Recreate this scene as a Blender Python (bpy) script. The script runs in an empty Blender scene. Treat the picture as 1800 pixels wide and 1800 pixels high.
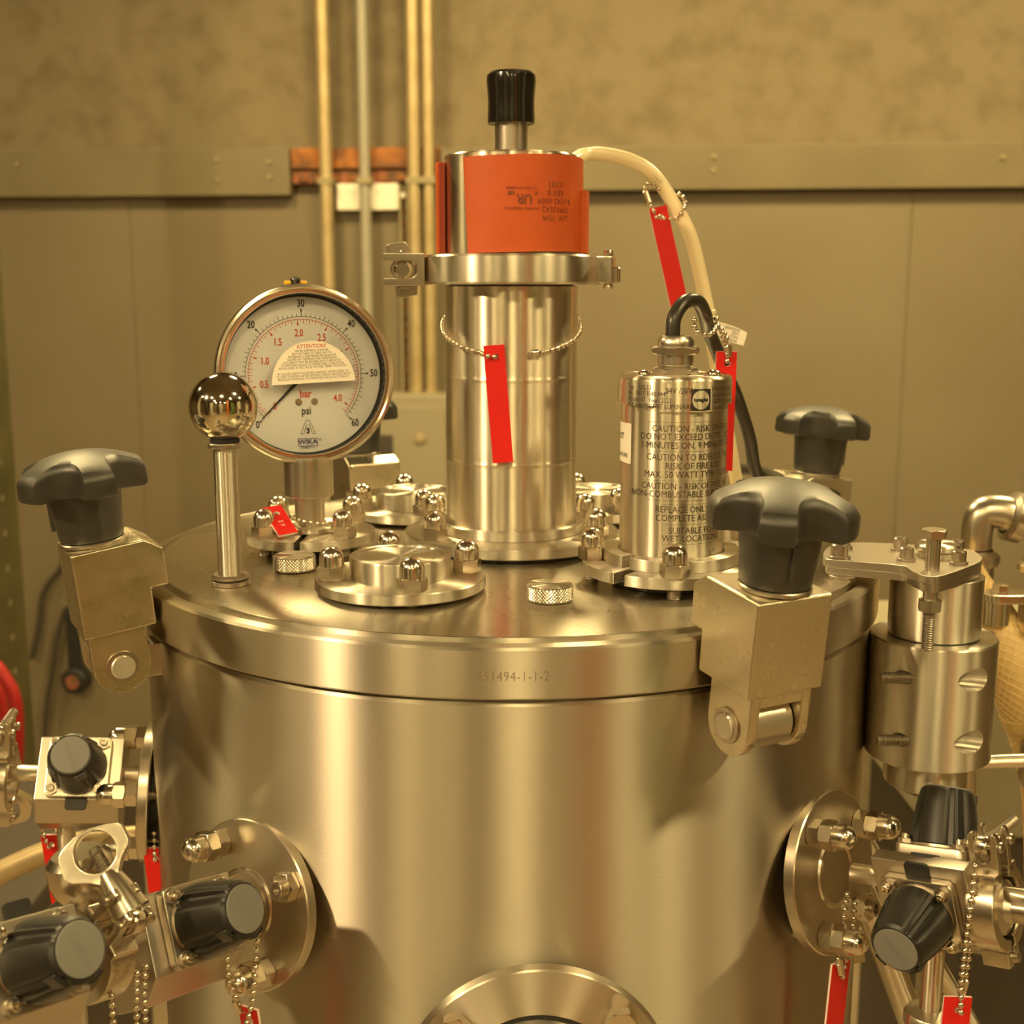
import bpy, bmesh, math, random
from mathutils import Vector, Matrix, Euler
from mathutils.geometry import tessellate_polygon
random.seed(7)
PI = math.pi
sc = bpy.context.scene
COL = sc.collection
R = math.radians
# ------------------------------------------------------------------ camera, world, exposure
# origin: centre of the vessel lid's top face; x right, y away from the camera, z up; floor at FLOOR
FLOOR, CEIL = -1.15, 2.05
cd = bpy.data.cameras.new('camera'); cam = bpy.data.objects.new('camera', cd); COL.objects.link(cam)
cam.location = (-.002, -.722, .1494)
cam.rotation_euler = (PI/2 - .1788, 0, -.005)
cd.sensor_width = 36; cd.lens = 44.0; cd.clip_start = .02; cd.clip_end = 60
cd.dof.use_dof = True; cd.dof.focus_distance = .60; cd.dof.aperture_fstop = 13.0
sc.camera = cam
sc.view_settings.view_transform = 'Standard'; sc.view_settings.look = 'None'
sc.view_settings.gamma = 1.0; sc.view_settings.use_curve_mapping = False
sc.view_settings.exposure = 0.0
sc.cycles.use_denoising = True
sc.cycles.max_bounces = 10; sc.cycles.glossy_bounces = 7; sc.cycles.diffuse_bounces = 4
sc.cycles.transparent_max_bounces = 12
sc.cycles.sample_clamp_indirect = 6.0; sc.cycles.blur_glossy = .6
w = bpy.data.worlds.new('world'); sc.world = w; w.use_nodes = True
w.node_tree.nodes['Background'].inputs[0].default_value = (.30, .22, .12, 1)
w.node_tree.nodes['Background'].inputs[1].default_value = .12
LAMP_COLOUR = (1.0, .755, .33)
LAMP_POWER = 120

# ------------------------------------------------------------------ materials
def hx(r, g, b):
    f = lambda c: (c/255/12.92) if c/255 <= .04045 else ((c/255+.055)/1.055)**2.4
    return (f(r), f(g), f(b), 1)
def mat(name, col=(.5,.5,.5,1), rough=.5, metal=0, **k):
    m = bpy.data.materials.new(name); m.use_nodes = True
    nt = m.node_tree; p = nt.nodes['Principled BSDF']
    p.inputs['Base Color'].default_value = col
    p.inputs['Roughness'].default_value = rough
    p.inputs['Metallic'].default_value = metal
    N = lambda t, **kw: (lambda n: [setattr(n, a, b) for a, b in kw.items()] and n or n)(nt.nodes.new(t))
    L = nt.links.new
    if 'spec' in k: p.inputs['Specular IOR Level'].default_value = k['spec']
    if 'coat' in k: p.inputs['Coat Weight'].default_value = k['coat']; p.inputs['Coat Roughness'].default_value = .12
    if 'sss' in k:
        p.inputs['Subsurface Weight'].default_value = k['sss']; p.inputs['Subsurface Scale'].default_value = .004
    if 'sheen' in k:
        p.inputs['Sheen Weight'].default_value = k['sheen']; p.inputs['Sheen Roughness'].default_value = .35; p.inputs['Sheen Tint'].default_value = (1,.97,.9,1)
    if 'aniso' in k:
        p.inputs['Anisotropic'].default_value = k['aniso']; p.inputs['Anisotropic Rotation'].default_value = .25
        t = N('ShaderNodeTangent'); t.direction_type = 'RADIAL'; t.axis = 'Z'
        L(t.outputs[0], p.inputs['Tangent'])
    if 'vary' in k:      # colour mottling: (scale, second colour, detail)
        s, c2, lo, hi = k['vary']
        tc = N('ShaderNodeTexCoord'); n = N('ShaderNodeTexNoise'); n.inputs['Scale'].default_value = s; n.inputs['Detail'].default_value = 7
        r = N('ShaderNodeValToRGB'); r.color_ramp.elements[0].position = lo; r.color_ramp.elements[1].position = hi
        r.color_ramp.elements[0].color = c2; r.color_ramp.elements[1].color = col
        L(tc.outputs['Object'], n.inputs['Vector']); L(n.outputs[0], r.inputs[0]); L(r.outputs[0], p.inputs['Base Color'])
    if 'rvary' in k:     # roughness mottling: (scale, lo, hi, stretch vector)
        s, lo, hi, st = k['rvary']
        tc = N('ShaderNodeTexCoord'); mp = N('ShaderNodeMapping'); mp.inputs['Scale'].default_value = st
        n = N('ShaderNodeTexNoise'); n.inputs['Scale'].default_value = s; n.inputs['Detail'].default_value = 6
        r = N('ShaderNodeMapRange'); r.inputs['To Min'].default_value = lo; r.inputs['To Max'].default_value = hi
        r.inputs['From Min'].default_value = .3; r.inputs['From Max'].default_value = .7
        L(tc.outputs['Object'], mp.inputs[0]); L(mp.outputs[0], n.inputs['Vector']); L(n.outputs[0], r.inputs[0]); L(r.outputs[0], p.inputs['Roughness'])
    if 'bump' in k:      # (scale, strength, distance, stretch)
        s, st, d, sv = k['bump']
        tc = N('ShaderNodeTexCoord'); mp = N('ShaderNodeMapping'); mp.inputs['Scale'].default_value = sv
        n = N('ShaderNodeTexNoise'); n.inputs['Scale'].default_value = s; n.inputs['Detail'].default_value = 5
        b = N('ShaderNodeBump'); b.inputs['Strength'].default_value = st; b.inputs['Distance'].default_value = d
        L(tc.outputs['Object'], mp.inputs[0]); L(mp.outputs[0], n.inputs['Vector']); L(n.outputs[0], b.inputs['Height']); L(b.outputs[0], p.inputs['Normal'])
    return m
SS = (.69, .64, .55, 1)
M = dict(
    shell=mat('brushed stainless shell', (.62,.57,.48,1), .40, 1, aniso=1.0, bump=(1, .14, .0005, (6,6,1300))),
    rim=mat('brushed stainless rim', (.63,.58,.49,1), .38, 1, aniso=1.0, bump=(1, .10, .0004, (6,6,1300))),
    lid=mat('brushed stainless lid', (.66,.61,.51,1), .28, 1, aniso=.92, rvary=(14, .23, .33, (1,1,1))),
    turned=mat('turned stainless', SS, .38, 1, aniso=.96),
    plate=mat('satin turned flange', (.64,.58,.48,1), .30, 1, aniso=.4),
    polish=mat('polished stainless', (.78,.71,.59,1), .33, 1, aniso=.975, rvary=(30, .28, .38, (1,1,1))),
    mirror=mat('mirror stainless', (.80,.74,.62,1), .08, 1),
    nut=mat('bright stainless nut', (.78,.71,.60,1), .19, 1),
    satin=mat('satin stainless', (.60,.55,.47,1), .30, 1),
    milled=mat('milled stainless', (.60,.55,.48,1), .34, 1, bump=(300, .05, .0003, (1,12,1))),
    bolt=mat('dull stainless bolt', (.55,.49,.42,1), .30, 1),
    cast=mat('cast stainless', (.72,.65,.50,1), .28, 1, bump=(280, .17, .0008, (1,1,1)), rvary=(90, .25, .34, (1,1,1))),
    castpol=mat('polished cast clamp', (.70,.64,.54,1), .24, 1, bump=(150, .06, .001, (1,1,1))),
    thread=mat('dark thread', (.40,.36,.30,1), .38, 1),
    gap=mat('black gasket', (.012,.011,.010,1), .6),
    plastic=mat('black plastic knob', (.010,.009,.007,1), .46, 0, spec=1.0, sheen=.08, vary=(60, (.022,.020,.016,1), .42, .62), bump=(260, .10, .0005, (1,1,1))),
    grip=mat('black valve knob', (.012,.011,.010,1), .42, 0, spec=.5, sheen=.15),
    cap=mat('grey knob cap', (.19,.19,.185,1), .55, 0, bump=(500, .05, .0003, (1,1,1))),
    gloss=mat('black gloss vinyl', (.012,.010,.009,1), .16, 0, coat=.4),
    rubber=mat('black cable', (.030,.027,.022,1), .30, 0),
    red=mat('red laminate', (.66,.010,.008,1), .42, 0),
    white=mat('white laminate core', (.82,.80,.76,1), .5),
    heater=mat('orange silicone', (.57,.098,.018,1), .55, 0, bump=(900, .05, .0003, (1,1,1)), vary=(30, (.52,.085,.015,1), .35, .65)),
    heaterdark=mat('dark heater edge', (.28,.04,.015,1), .7),
    cream=mat('cream cable', (.86,.74,.50,1), .32, 0, sss=.1),
    paper=mat('off white paper label', (.84,.80,.72,1), .6),
    dial=mat('white dial', (.73,.745,.80,1), .5),
    ink=mat('black ink', (.022,.020,.018,1), .55),
    redink=mat('red ink', (.60,.045,.022,1), .55),
    blueink=mat('blue ink', (.035,.04,.20,1), .55),
    greyink=mat('grey ink', (.16,.15,.14,1), .6),
    etch=mat('etched dark print', (.06,.045,.03,1), .55),
    faint=mat('faint engraved print', (.26,.21,.15,1), .6),
    heatink=mat('heater print', (.20,.045,.018,1), .6),
    yellow=mat('yellow plastic', (.78,.46,.02,1), .4),
    hose=mat('amber silicone hose', (.78,.56,.25,1), .38, 0, sss=.3),
    braid=mat('pale hose braid', (.84,.66,.36,1), .45),
    concrete=mat('stained concrete', (.205,.166,.100,1), .85, 0, vary=(17, (.160,.124,.070,1), .30, .56), bump=(24, .55, .006, (1,1,1))),
    panel=mat('painted grey panel', (.200,.168,.103,1), .55, 0, vary=(2.2, (.165,.130,.076,1), .3, .7)),
    beam=mat('painted grey beam', (.180,.150,.084,1), .5, 0, vary=(5, (.150,.120,.066,1), .3, .65)),
    floor=mat('sealed concrete floor', (.31,.235,.15,1), .38, 0, vary=(1.6, (.22,.165,.10,1), .3, .7)),
    ceil=mat('painted ceiling', (.30,.26,.19,1), .8),
    sidewall=mat('painted side wall', (.31,.235,.14,1), .75, 0, vary=(1.5, (.20,.145,.08,1), .3, .7)),
    conduit=mat('galvanised conduit', (.52,.43,.25,1), .45, .5, vary=(20, (.43,.33,.17,1), .35, .7)),
    greypipe=mat('grey painted conduit', (.32,.30,.24,1), .5, .2),
    rust=mat('rusty orange steel', (.42,.15,.03,1), .75, 0, vary=(22, (.17,.07,.025,1), .38, .60)),
    rustdark=mat('dark rusted steel', (.13,.07,.035,1), .8, 0, vary=(40, (.30,.10,.05,1), .4, .6)),
    strut=mat('weathered strut channel', (.30,.25,.14,1), .6, .2),
    boxwhite=mat('white junction box', (.80,.76,.64,1), .5),
    cabinet=mat('grey cabinet paint', (.27,.24,.165,1), .45),
    post=mat('green rack steel', (.085,.072,.028,1), .5, 0, vary=(16, (.050,.046,.018,1), .3, .7)),
    black=mat('matt black', (.016,.015,.014,1), .6),
    redhose=mat('red rubber hose', (.33,.010,.008,1), .5),
    orange=mat('orange rack paint', (.62,.16,.03,1), .5),
    green=mat('green machine paint', (.12,.20,.05,1), .5),
    door=mat('pale added slab', (.62,.60,.55,1), .5),  # paint of the pale uprights added for reflected stripes
    dark=mat('dark equipment', (.05,.04,.03,1), .6),
    fixture=mat('white lamp housing', (.8,.78,.72,1), .5),
)
def emit(name, col, s):
    m = bpy.data.materials.new(name); m.use_nodes = True; nt = m.node_tree
    p = nt.nodes['Principled BSDF']; p.inputs['Base Color'].default_value = (.8,.8,.8,1)
    p.inputs['Emission Color'].default_value = (*col, 1); p.inputs['Emission Strength'].default_value = s
    return m
M['work'] = emit('glowing work lamp lens', (1.0, .72, .36), 1900)
M['lamp'] = emit('glowing lamp diffuser', LAMP_COLOUR, LAMP_POWER)
def thin_glass(name):
    m = bpy.data.materials.new(name); m.use_nodes = True; nt = m.node_tree
    for n in list(nt.nodes):
        if n.type == 'BSDF_PRINCIPLED': nt.nodes.remove(n)
    t = nt.nodes.new('ShaderNodeBsdfTransparent'); g = nt.nodes.new('ShaderNodeBsdfGlossy'); g.inputs['Roughness'].default_value = .02
    f = nt.nodes.new('ShaderNodeFresnel'); f.inputs['IOR'].default_value = 1.18; x = nt.nodes.new('ShaderNodeMixShader')
    t.inputs[0].default_value = (.97,.97,.96,1)
    L = nt.links.new; L(f.outputs[0], x.inputs[0]); L(t.outputs[0], x.inputs[1]); L(g.outputs[0], x.inputs[2])
    L(x.outputs[0], nt.nodes['Material Output'].inputs['Surface'])
    return m
M['glass'] = thin_glass('clear gauge glass')

# ------------------------------------------------------------------ mesh helpers
T = lambda x, y, z: Matrix.Translation((x, y, z))
def RX(d): return Matrix.Rotation(R(d), 4, 'X')
def RY(d): return Matrix.Rotation(R(d), 4, 'Y')
def RZ(d): return Matrix.Rotation(R(d), 4, 'Z')
def frame(o, ex, ey, ez):
    m = Matrix.Identity(4)
    for i, v in enumerate((ex, ey, ez)):
        for j in range(3): m[j][i] = v[j]
    for j in range(3): m[j][3] = o[j]
    return m
class G:
    def __init__(s): s.v = []; s.f = []
    def add(s, v, f, m=None):
        n = len(s.v)
        s.v += [tuple(m @ Vector(p)) for p in v] if m is not None else [tuple(p) for p in v]
        flip = m is not None and m.to_3x3().determinant() < 0
        s.f += [tuple(n+i for i in (reversed(q) if flip else q)) for q in f]
        return s
    def join(s, g, m=None): return s.add(g.v, g.f, m)
def lathe(prof, n=40, m=None, g=None):
    """profile (r, z) bottom to top on the outside, spun about z"""
    g = g or G(); v = []; f = []; rings = []
    for r, z in prof:
        if r < 1e-7: rings.append([len(v)]); v.append((0, 0, z))
        else:
            rings.append(list(range(len(v), len(v)+n)))
            v += [(r*math.cos(2*PI*i/n), r*math.sin(2*PI*i/n), z) for i in range(n)]
    for a, b in zip(rings, rings[1:]):
        for i in range(n):
            j = (i+1) % n
            if len(a) == 1 and len(b) == 1: continue
            if len(a) == 1: f.append((a[0], b[j], b[i]))
            elif len(b) == 1: f.append((a[i], a[j], b[0]))
            else: f.append((a[i], a[j], b[j], b[i]))
    return g.add(v, f, m)
def cyl(r, z0, z1, n=32, c=.0004, m=None, g=None):
    c = min(c, r*.4, abs(z1-z0)*.4)
    return lathe([(0, z0), (r-c, z0), (r, z0+c), (r, z1-c), (r-c, z1), (0, z1)], n, m, g)
def ring(ri, ro, z0, z1, n=40, c=.0004, m=None, g=None):
    return lathe([(ri, z0+c), (ri+c, z0), (ro-c, z0), (ro, z0+c), (ro, z1-c), (ro-c, z1), (ri+c, z1), (ri, z1-c), (ri, z0+c)], n, m, g)
def bevelled(g, wdt, seg=2, ang=25):
    bm = bmesh.new(); vs = [bm.verts.new(p) for p in g.v]
    for q in g.f:
        try: bm.faces.new([vs[i] for i in q])
        except ValueError: pass
    bm.normal_update()
    es = [e for e in bm.edges if len(e.link_faces) == 2 and e.calc_face_angle(0) > R(ang)]
    bmesh.ops.bevel(bm, geom=es, offset=wdt, segments=seg, affect='EDGES', profile=.5, clamp_overlap=True)
    bm.verts.index_update()
    o = G(); o.v = [tuple(p.co) for p in bm.verts]; o.f = [tuple(p.index for p in q.verts) for q in bm.faces]
    bm.free(); return o
def box(x0, x1, y0, y1, z0, z1, b=0, m=None, g=None, seg=2):
    g = g or G()
    v = [(x, y, z) for z in (z0, z1) for y in (y0, y1) for x in (x0, x1)]
    q = G().add(v, [(0,2,3,1), (4,5,7,6), (0,1,5,4), (2,6,7,3), (0,4,6,2), (1,3,7,5)])
    if b: q = bevelled(q, b, seg)
    return g.join(q, m)
def area2(p): return sum(a[0]*b[1]-b[0]*a[1] for a, b in zip(p, p[1:]+p[:1]))
def prism(poly, z0, z1, holes=(), m=None, g=None, b=0):
    """2-d outline (x, y) with optional holes, extruded in z"""
    g = g or G()
    poly = list(poly) if area2(list(poly)) > 0 else list(poly)[::-1]
    holes = [list(h) if area2(list(h)) < 0 else list(h)[::-1] for h in holes]
    q = G(); loops = [poly] + holes; flat = [p for l in loops for p in l]; n = len(flat)
    q.v = [(p[0], p[1], z0) for p in flat] + [(p[0], p[1], z1) for p in flat]
    if holes:
        for t in tessellate_polygon([[Vector((p[0], p[1], 0)) for p in l] for l in loops]):
            a, b_, c = (flat[i] for i in t)
            if (b_[0]-a[0])*(c[1]-a[1])-(b_[1]-a[1])*(c[0]-a[0]) < 0: t = t[::-1]
            q.f.append(tuple(i+n for i in t)); q.f.append(tuple(t[::-1]))
    else:
        q.f.append(tuple(range(n, 2*n))); q.f.append(tuple(range(n-1, -1, -1)))
    k = 0
    for l in loops:
        c = len(l)
        for i in range(c):
            j = (i+1) % c; q.f.append((k+i, k+j, k+j+n, k+i+n))
        k += c
    if b: q = bevelled(q, b, 2)
    return g.join(q, m)
def circle(x, y, r, n=20, a0=0): return [(x+r*math.cos(a0+2*PI*i/n), y+r*math.sin(a0+2*PI*i/n)) for i in range(n)]
def rrect(x0, x1, y0, y1, r, n=5):
    p = []
    for cx, cy, a in ((x1-r, y1-r, 0), (x0+r, y1-r, 90), (x0+r, y0+r, 180), (x1-r, y0+r, 270)):
        p += [(cx+r*math.cos(R(a+90*i/n)), cy+r*math.sin(R(a+90*i/n))) for i in range(n+1)]
    return p
def smooth_path(pts, per=8):
    P = [Vector(p) for p in pts]; out = []
    E_ = [2*P[0]-P[1]] + P + [2*P[-1]-P[-2]]
    for i in range(1, len(E_)-2):
        a, b, c, d = E_[i-1:i+3]
        for k in range(per):
            t = k/per
            out.append(.5*((2*b)+(c-a)*t+(2*a-5*b+4*c-d)*t*t+(3*b-a-3*c+d)*t**3))
    out.append(P[-1]); return out
def tube(pts, r, n=14, g=None, m=None, caps=True, rf=None):
    g = g or G(); P = [Vector(p) for p in pts]; v = []; f = []
    up = None
    for i, p in enumerate(P):
        d = (P[min(i+1, len(P)-1)]-P[max(i-1, 0)]).normalized()
        if up is None: up = d.orthogonal().normalized()
        else: up = (up - d*up.dot(d)).normalized()
        s = d.cross(up); rr = rf(i/(len(P)-1)) if rf else r
        v += [tuple(p + rr*(math.cos(2*PI*k/n)*up + math.sin(2*PI*k/n)*s)) for k in range(n)]
    for i in range(len(P)-1):
        for k in range(n):
            l = (k+1) % n; f.append((i*n+k, i*n+l, (i+1)*n+l, (i+1)*n+k))
    if caps: f += [tuple(range(n-1, -1, -1)), tuple((len(P)-1)*n+k for k in range(n))]
    return g.add(v, f, m)
def ball(r, c=(0,0,0), n=24, k=14, g=None):
    return lathe([(r*math.sin(PI*i/k), -r*math.cos(PI*i/k)) for i in range(k+1)], n, T(*c), g)
def hexa(af, z0, z1, ch=.12, m=None, g=None, a0=0):
    """hexagon with its corners turned down by a cone, as on a real nut"""
    g = g or G(); rc = af/math.sqrt(3); ri = af/2; h = (rc-ri)*.62; v = []; f = []; n = 24
    def prof(i):
        a = 2*PI*i/n; d = (a % (PI/3)) - PI/6; return ri/math.cos(d)
    for lev in range(4):
        for i in range(n):
            a = 2*PI*i/n+a0; r = prof(i); e = (r-ri)
            if lev == 0: rr, z = min(r, ri*1.0), z0
            elif lev == 1: rr, z = r, z0+e*.62
            elif lev == 2: rr, z = r, z1-e*.62
            else: rr, z = min(r, ri*.985), z1
            v.append((rr*math.cos(a), rr*math.sin(a), z))
    for l in range(3):
        for i in range(n):
            j = (i+1) % n; f.append((l*n+i, l*n+j, (l+1)*n+j, (l+1)*n+i))
    f += [tuple(range(n-1, -1, -1)), tuple(3*n+i for i in range(n))]
    return g.add(v, f, m)
def thread(r, z0, z1, p=.0011, n=18, m=None, g=None, d=.00055):
    pr = [(0, z0)]; z = z0
    while z < z1-p*.5:
        pr += [(r-d, z), (r, z+p*.5)]; z += p
    pr += [(r-d, z1), (0, z1)]
    return lathe(pr, n, m, g)
def build(name, g, m, parent=None, mw=None, ang=32, kind=None, label=None):
    me = bpy.data.meshes.new(name); me.from_pydata(g.v, [], g.f); me.update()
    me.shade_smooth(); me.set_sharp_from_angle(angle=R(ang))
    me.materials.append(M[m] if isinstance(m, str) else m)
    o = bpy.data.objects.new(name, me); COL.objects.link(o)
    if 12 < len(g.f) < 9000 and 'text' not in name and 'chain' not in name and 'scale' not in name:
        md = o.modifiers.new('weighted_normals', 'WEIGHTED_NORMAL'); md.keep_sharp = True
    if parent: o.parent = parent
    if mw is not None: o.matrix_local = mw
    if kind: o['kind'] = kind
    if label: o['label'] = label
    return o
def tag(o, label, cat, group=None):
    o['label'] = label; o['category'] = cat
    if group: o['group'] = group
    return o
def thing(name, label, cat, mw=None, group=None):
    o = bpy.data.objects.new(name, None); COL.objects.link(o); o.empty_display_size = .02
    if mw is not None: o.matrix_world = mw
    return tag(o, label, cat, group)
def struct(name, g, m, parent=None, ang=32):
    o = build(name, g, m, parent, ang=ang)
    if not parent: o['kind'] = 'structure'
    return o
def dup(o, parent=None, mw=None):
    c = o.copy(); COL.objects.link(c)
    if parent is not None:
        c.parent = parent; c.matrix_parent_inverse = o.matrix_parent_inverse
    if mw is not None: c.matrix_world = mw
    for ch in [x for x in bpy.data.objects if x.parent == o]: dup(ch, c)
    return c
_tx = {}
def text2d(s, size, align='CENTER', sx=1.0, bold=0, space=1.0):
    """flat lettering in the xy plane as (verts, faces)"""
    key = (s, size, align, sx, bold, space)
    if key not in _tx:
        cu = bpy.data.curves.new('t', 'FONT'); cu.body = s; cu.size = size; cu.align_x = align; cu.align_y = 'CENTER'
        cu.resolution_u = 2; cu.offset = bold; cu.space_character = space
        ob = bpy.data.objects.new('t', cu); me = bpy.data.meshes.new_from_object(ob)
        _tx[key] = ([(v.co.x*sx, v.co.y) for v in me.vertices], [tuple(p.vertices) for p in me.polygons])
        bpy.data.objects.remove(ob); bpy.data.curves.remove(cu); bpy.data.meshes.remove(me)
    return _tx[key]
def put_text(g, s, size, x=0, y=0, rot=0, z=0, f=None, **k):
    v, fc = text2d(s, size, **k); c, sn = math.cos(R(rot)), math.sin(R(rot))
    pts = [(x+a*c-b*sn, y+a*sn+b*c) for a, b in v]
    return g.add([f(*p) if f else (p[0], p[1], z) for p in pts], fc)
def wrap(r, a0, z0):
    """map flat (x, y) onto a vertical cylinder round the local z axis; a0 = azimuth from the front (-y)"""
    return lambda x, y: (r*math.sin(a0+x/r), -r*math.cos(a0+x/r), z0+y)
def strip(g, x0, x1, y0, y1, f, n=24):
    v = []; 
    for i in range(n+1):
        x = x0+(x1-x0)*i/n; v += [f(x, y0), f(x, y1)]
    return g.add(v, [(2*i, 2*i+2, 2*i+3, 2*i+1) for i in range(n)])

# ------------------------------------------------------------------ the room
WB = R(6); WO = Vector((0, 1.9, 0)); WE = Vector((math.cos(WB), -math.sin(WB), 0)); WN = Vector((math.sin(WB), math.cos(WB), 0))
WM = frame(WO, WE, WN, (0, 0, 1))          # wall frame: x along the wall, y into the wall, z up
struct('floor', box(-5, 5, -6.5, 3, FLOOR-.1, FLOOR), 'floor')
struct('ceiling', box(-5, 5, -6.5, 3, CEIL, CEIL+.1), 'ceil')
wall = struct('wall_back', box(-5.6, 5.6, .03, .2, FLOOR, CEIL, m=WM), 'concrete')
struct('wall_left', box(-5.1, -5, -6.5, 3, FLOOR, CEIL), 'sidewall')
struct('wall_right', box(5, 5.1, -6.5, 3, FLOOR, CEIL), 'sidewall')
struct('wall_front', box(-5, 5, -6.6, -6.5, FLOOR, CEIL), 'sidewall')
for a, b in ((-3.4,-1.96),(-1.959,-.8055),(-.8045,-.1515),(-.1505,.8095),(.8105,1.9),(1.901,3.4)):   # painted sheets under the beam
    build('panel', box(a, b, .018, .03, FLOOR, .336, .0006, m=WM), 'panel', wall)
# steel beam across the wall, cut away behind the conduits
b1 = struct('trim_1', box(-3.4, -.447, -.012, .028, .333, .428, .003, m=WM), 'beam')
b2 = struct('trim_2', box(-.134, 3.4, -.012, .028, .338, .424, .003, m=WM), 'beam')
for x, z, o in ((-.60,.405,b1),(-.60,.365,b1),(-.49,.40,b1),(-.49,.37,b1),(.02,.40,b2),(.02,.36,b2),(.415,.402,b2),(.415,.376,b2),(.97,.395,b2),(-1.03,.40,b1)):
    build('bolt', cyl(.005, 0, .004, 10, m=WM @ T(x, -.012, z) @ RX(90)), 'strut', o)
# rusty bracket in the gap of the beam
t = thing('rusty_bracket', 'orange rusted steel bracket on the wall behind the conduits', 'bracket', WM)
build('face_plate', box(-.445, -.136, -.004, .029, .387, .427, .001), 'rust', t)
build('slotted_lip', box(-.445, -.136, .004, .029, .357, .384, .001), 'rustdark', t)
for i in range(9): build('slot_tab', box(-.43+.034*i, -.412+.034*i, -.002, .006, .362, .374, .001), 'rust', t)
for i, (x, wd, mm, lab) in enumerate(((-.3673,.0135,'conduit','golden galvanised conduit standing alone, leftmost of the four on the wall'),
        (-.2867,.0115,'greypipe','grey painted conduit between the lone gold pipe and the gold pair'),
        (-.1855,.0132,'conduit','left pipe of the close gold conduit pair on the wall'),
        (-.1550,.0118,'conduit','right pipe of the close gold conduit pair on the wall'))):
    bot = (-.062, -.066, -.078, -.078)[i]
    t = thing('conduit_pipe', lab, 'pipe', WM @ T(x, -.026, bot), 'conduits running up the back wall')
    build('pipe', cyl(wd, 0, CEIL-bot, 20), mm, t)
    build('pipe_strap', box(-.0149, .0149, -.0145, .025, .352-bot, .366-bot, .001), 'strut', t)
    build('connector', hexa(.034, -.002, .012), 'strut', t)
t = thing('junction_box', 'white plastic junction box on the wall behind the grey conduit', 'box', WM)
build('box_body', box(-.351, -.221, -.010, .018, .302, .356, .004), 'boxwhite', t)
build('cover_screw', cyl(.004, 0, .002, 10, m=T(-.286, -.010, .33) @ RX(90)), 'strut', t)
t = thing('strut_channel', 'rusty slotted strut channel running down the wall beside the gold pipe pair', 'channel', WM)
g = box(-.220, -.216, -.010, .018, -.08, .352); box(-.206, -.202, -.010, .018, -.08, .352, g=g); box(-.216, -.206, .010, .018, -.08, .352, g=g)
build('channel', g, 'strut', t)
for i in range(17): build('slot', box(-.2155, -.2065, .006, .011, -.068+.024*i, -.053+.024*i, .001), 'rust' if i % 3 else 'rustdark', t)
build('round_nut', cyl(.006, 0, .006, 12, m=T(-.211, -.008, .332) @ RX(90)), 'boxwhite', t)
t = thing('electrical_cabinet', 'low grey electrical cabinet on the wall where the conduits end', 'cabinet', WM)
build('cabinet_body', box(-.40, -.105, -.10, .018, -.62, -.070, .004), 'cabinet', t)
build('door', box(-.392, -.113, -.106, -.101, -.61, -.092, .002), 'cabinet', t)
build('latch_knob', cyl(.009, 0, .006, 14, m=T(-.165, -.106, -.155) @ RX(90)), 'conduit', t)
build('name_plate', box(-.285, -.222, -.1085, -.106, -.205, -.150, .001), 'dark', t)
# ceiling lamps (they light the room; ball and nuts mirror them; side lamps are added fill)
lamp0 = None
LAMPS = ((-.75,.95,1.20,'left lamp of the row near the wall'), (.1,.95,1.20,'middle lamp of the row near the wall'), (.95,.95,1.20,'right lamp of the row near the wall'),
    (1.45,-.95,1.70,'right lamp beside the camera'), (.1,-2.1,1.70,'middle lamp of the second row'),
    (-3.0,-1.2,1.70,'left side lamp added to brighten the vessel'), (-2.3,.55,1.55,'lamp added at the left near the wall to brighten the vessel'), (3.0,-1.0,1.70,'right side lamp added to brighten the vessel'),
    (-1.45,-2.4,1.70,'left lamp of the second row'), (1.6,-2.3,1.70,'right lamp of the second row'), (-1.3,-3.7,1.70,'left lamp of the third row'), (1.5,-3.7,1.70,'right lamp of the third row'),
    (-1.3,-5.2,1.70,'left lamp of the last row'), (.1,-5.0,1.70,'middle lamp of the last row'), (1.5,-5.2,1.70,'right lamp of the last row'))
for x, y, zl, where in LAMPS:
    if lamp0 is None:
        lamp0 = o = thing('high_bay_lamp', '', 'lamp', T(x, y, zl), 'high bay lamps under the ceiling')
        build('reflector', lathe([(.150,0),(.152,.002),(.125,.07),(.060,.13),(.050,.20),(0,.20),(0,.194),(.045,.194),(.055,.125),(.118,.068),(.146,.003),(.150,0)], 40), 'fixture', o)
        build('diffuser', lathe([(0,.010),(.140,.010),(.140,.014),(0,.014)], 40), 'lamp', o)
        build('hanger', cyl(.006, .19, .79, 10), 'satin', o)
    else: o = dup(lamp0, None, T(x, y, zl))
    o['label'] = 'round hanging lamp out of view, ' + where
t = thing('work_lamp', 'small bright work lamp at the left, mirrored as a thin streak in the vessel', 'lamp', T(-1.20, -.95, .85) @ RZ(128) @ RX(35))
build('lamp_body', lathe([(.050,.0),(.052,.004),(.048,.05),(.030,.09),(0,.09),(0,.084),(.026,.084),(.043,.048),(.047,.002),(.050,0)], 32, RX(-90)), 'black', t)
build('lens', lathe([(0,.010),(.030,.010),(.030,.014),(0,.014)], 32, RX(-90)), 'work', t)
build('stand', cyl(.012, FLOOR-.9, -.02, 12, m=(RX(-35) @ T(0,.02,0))), 'dark', t)
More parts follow.
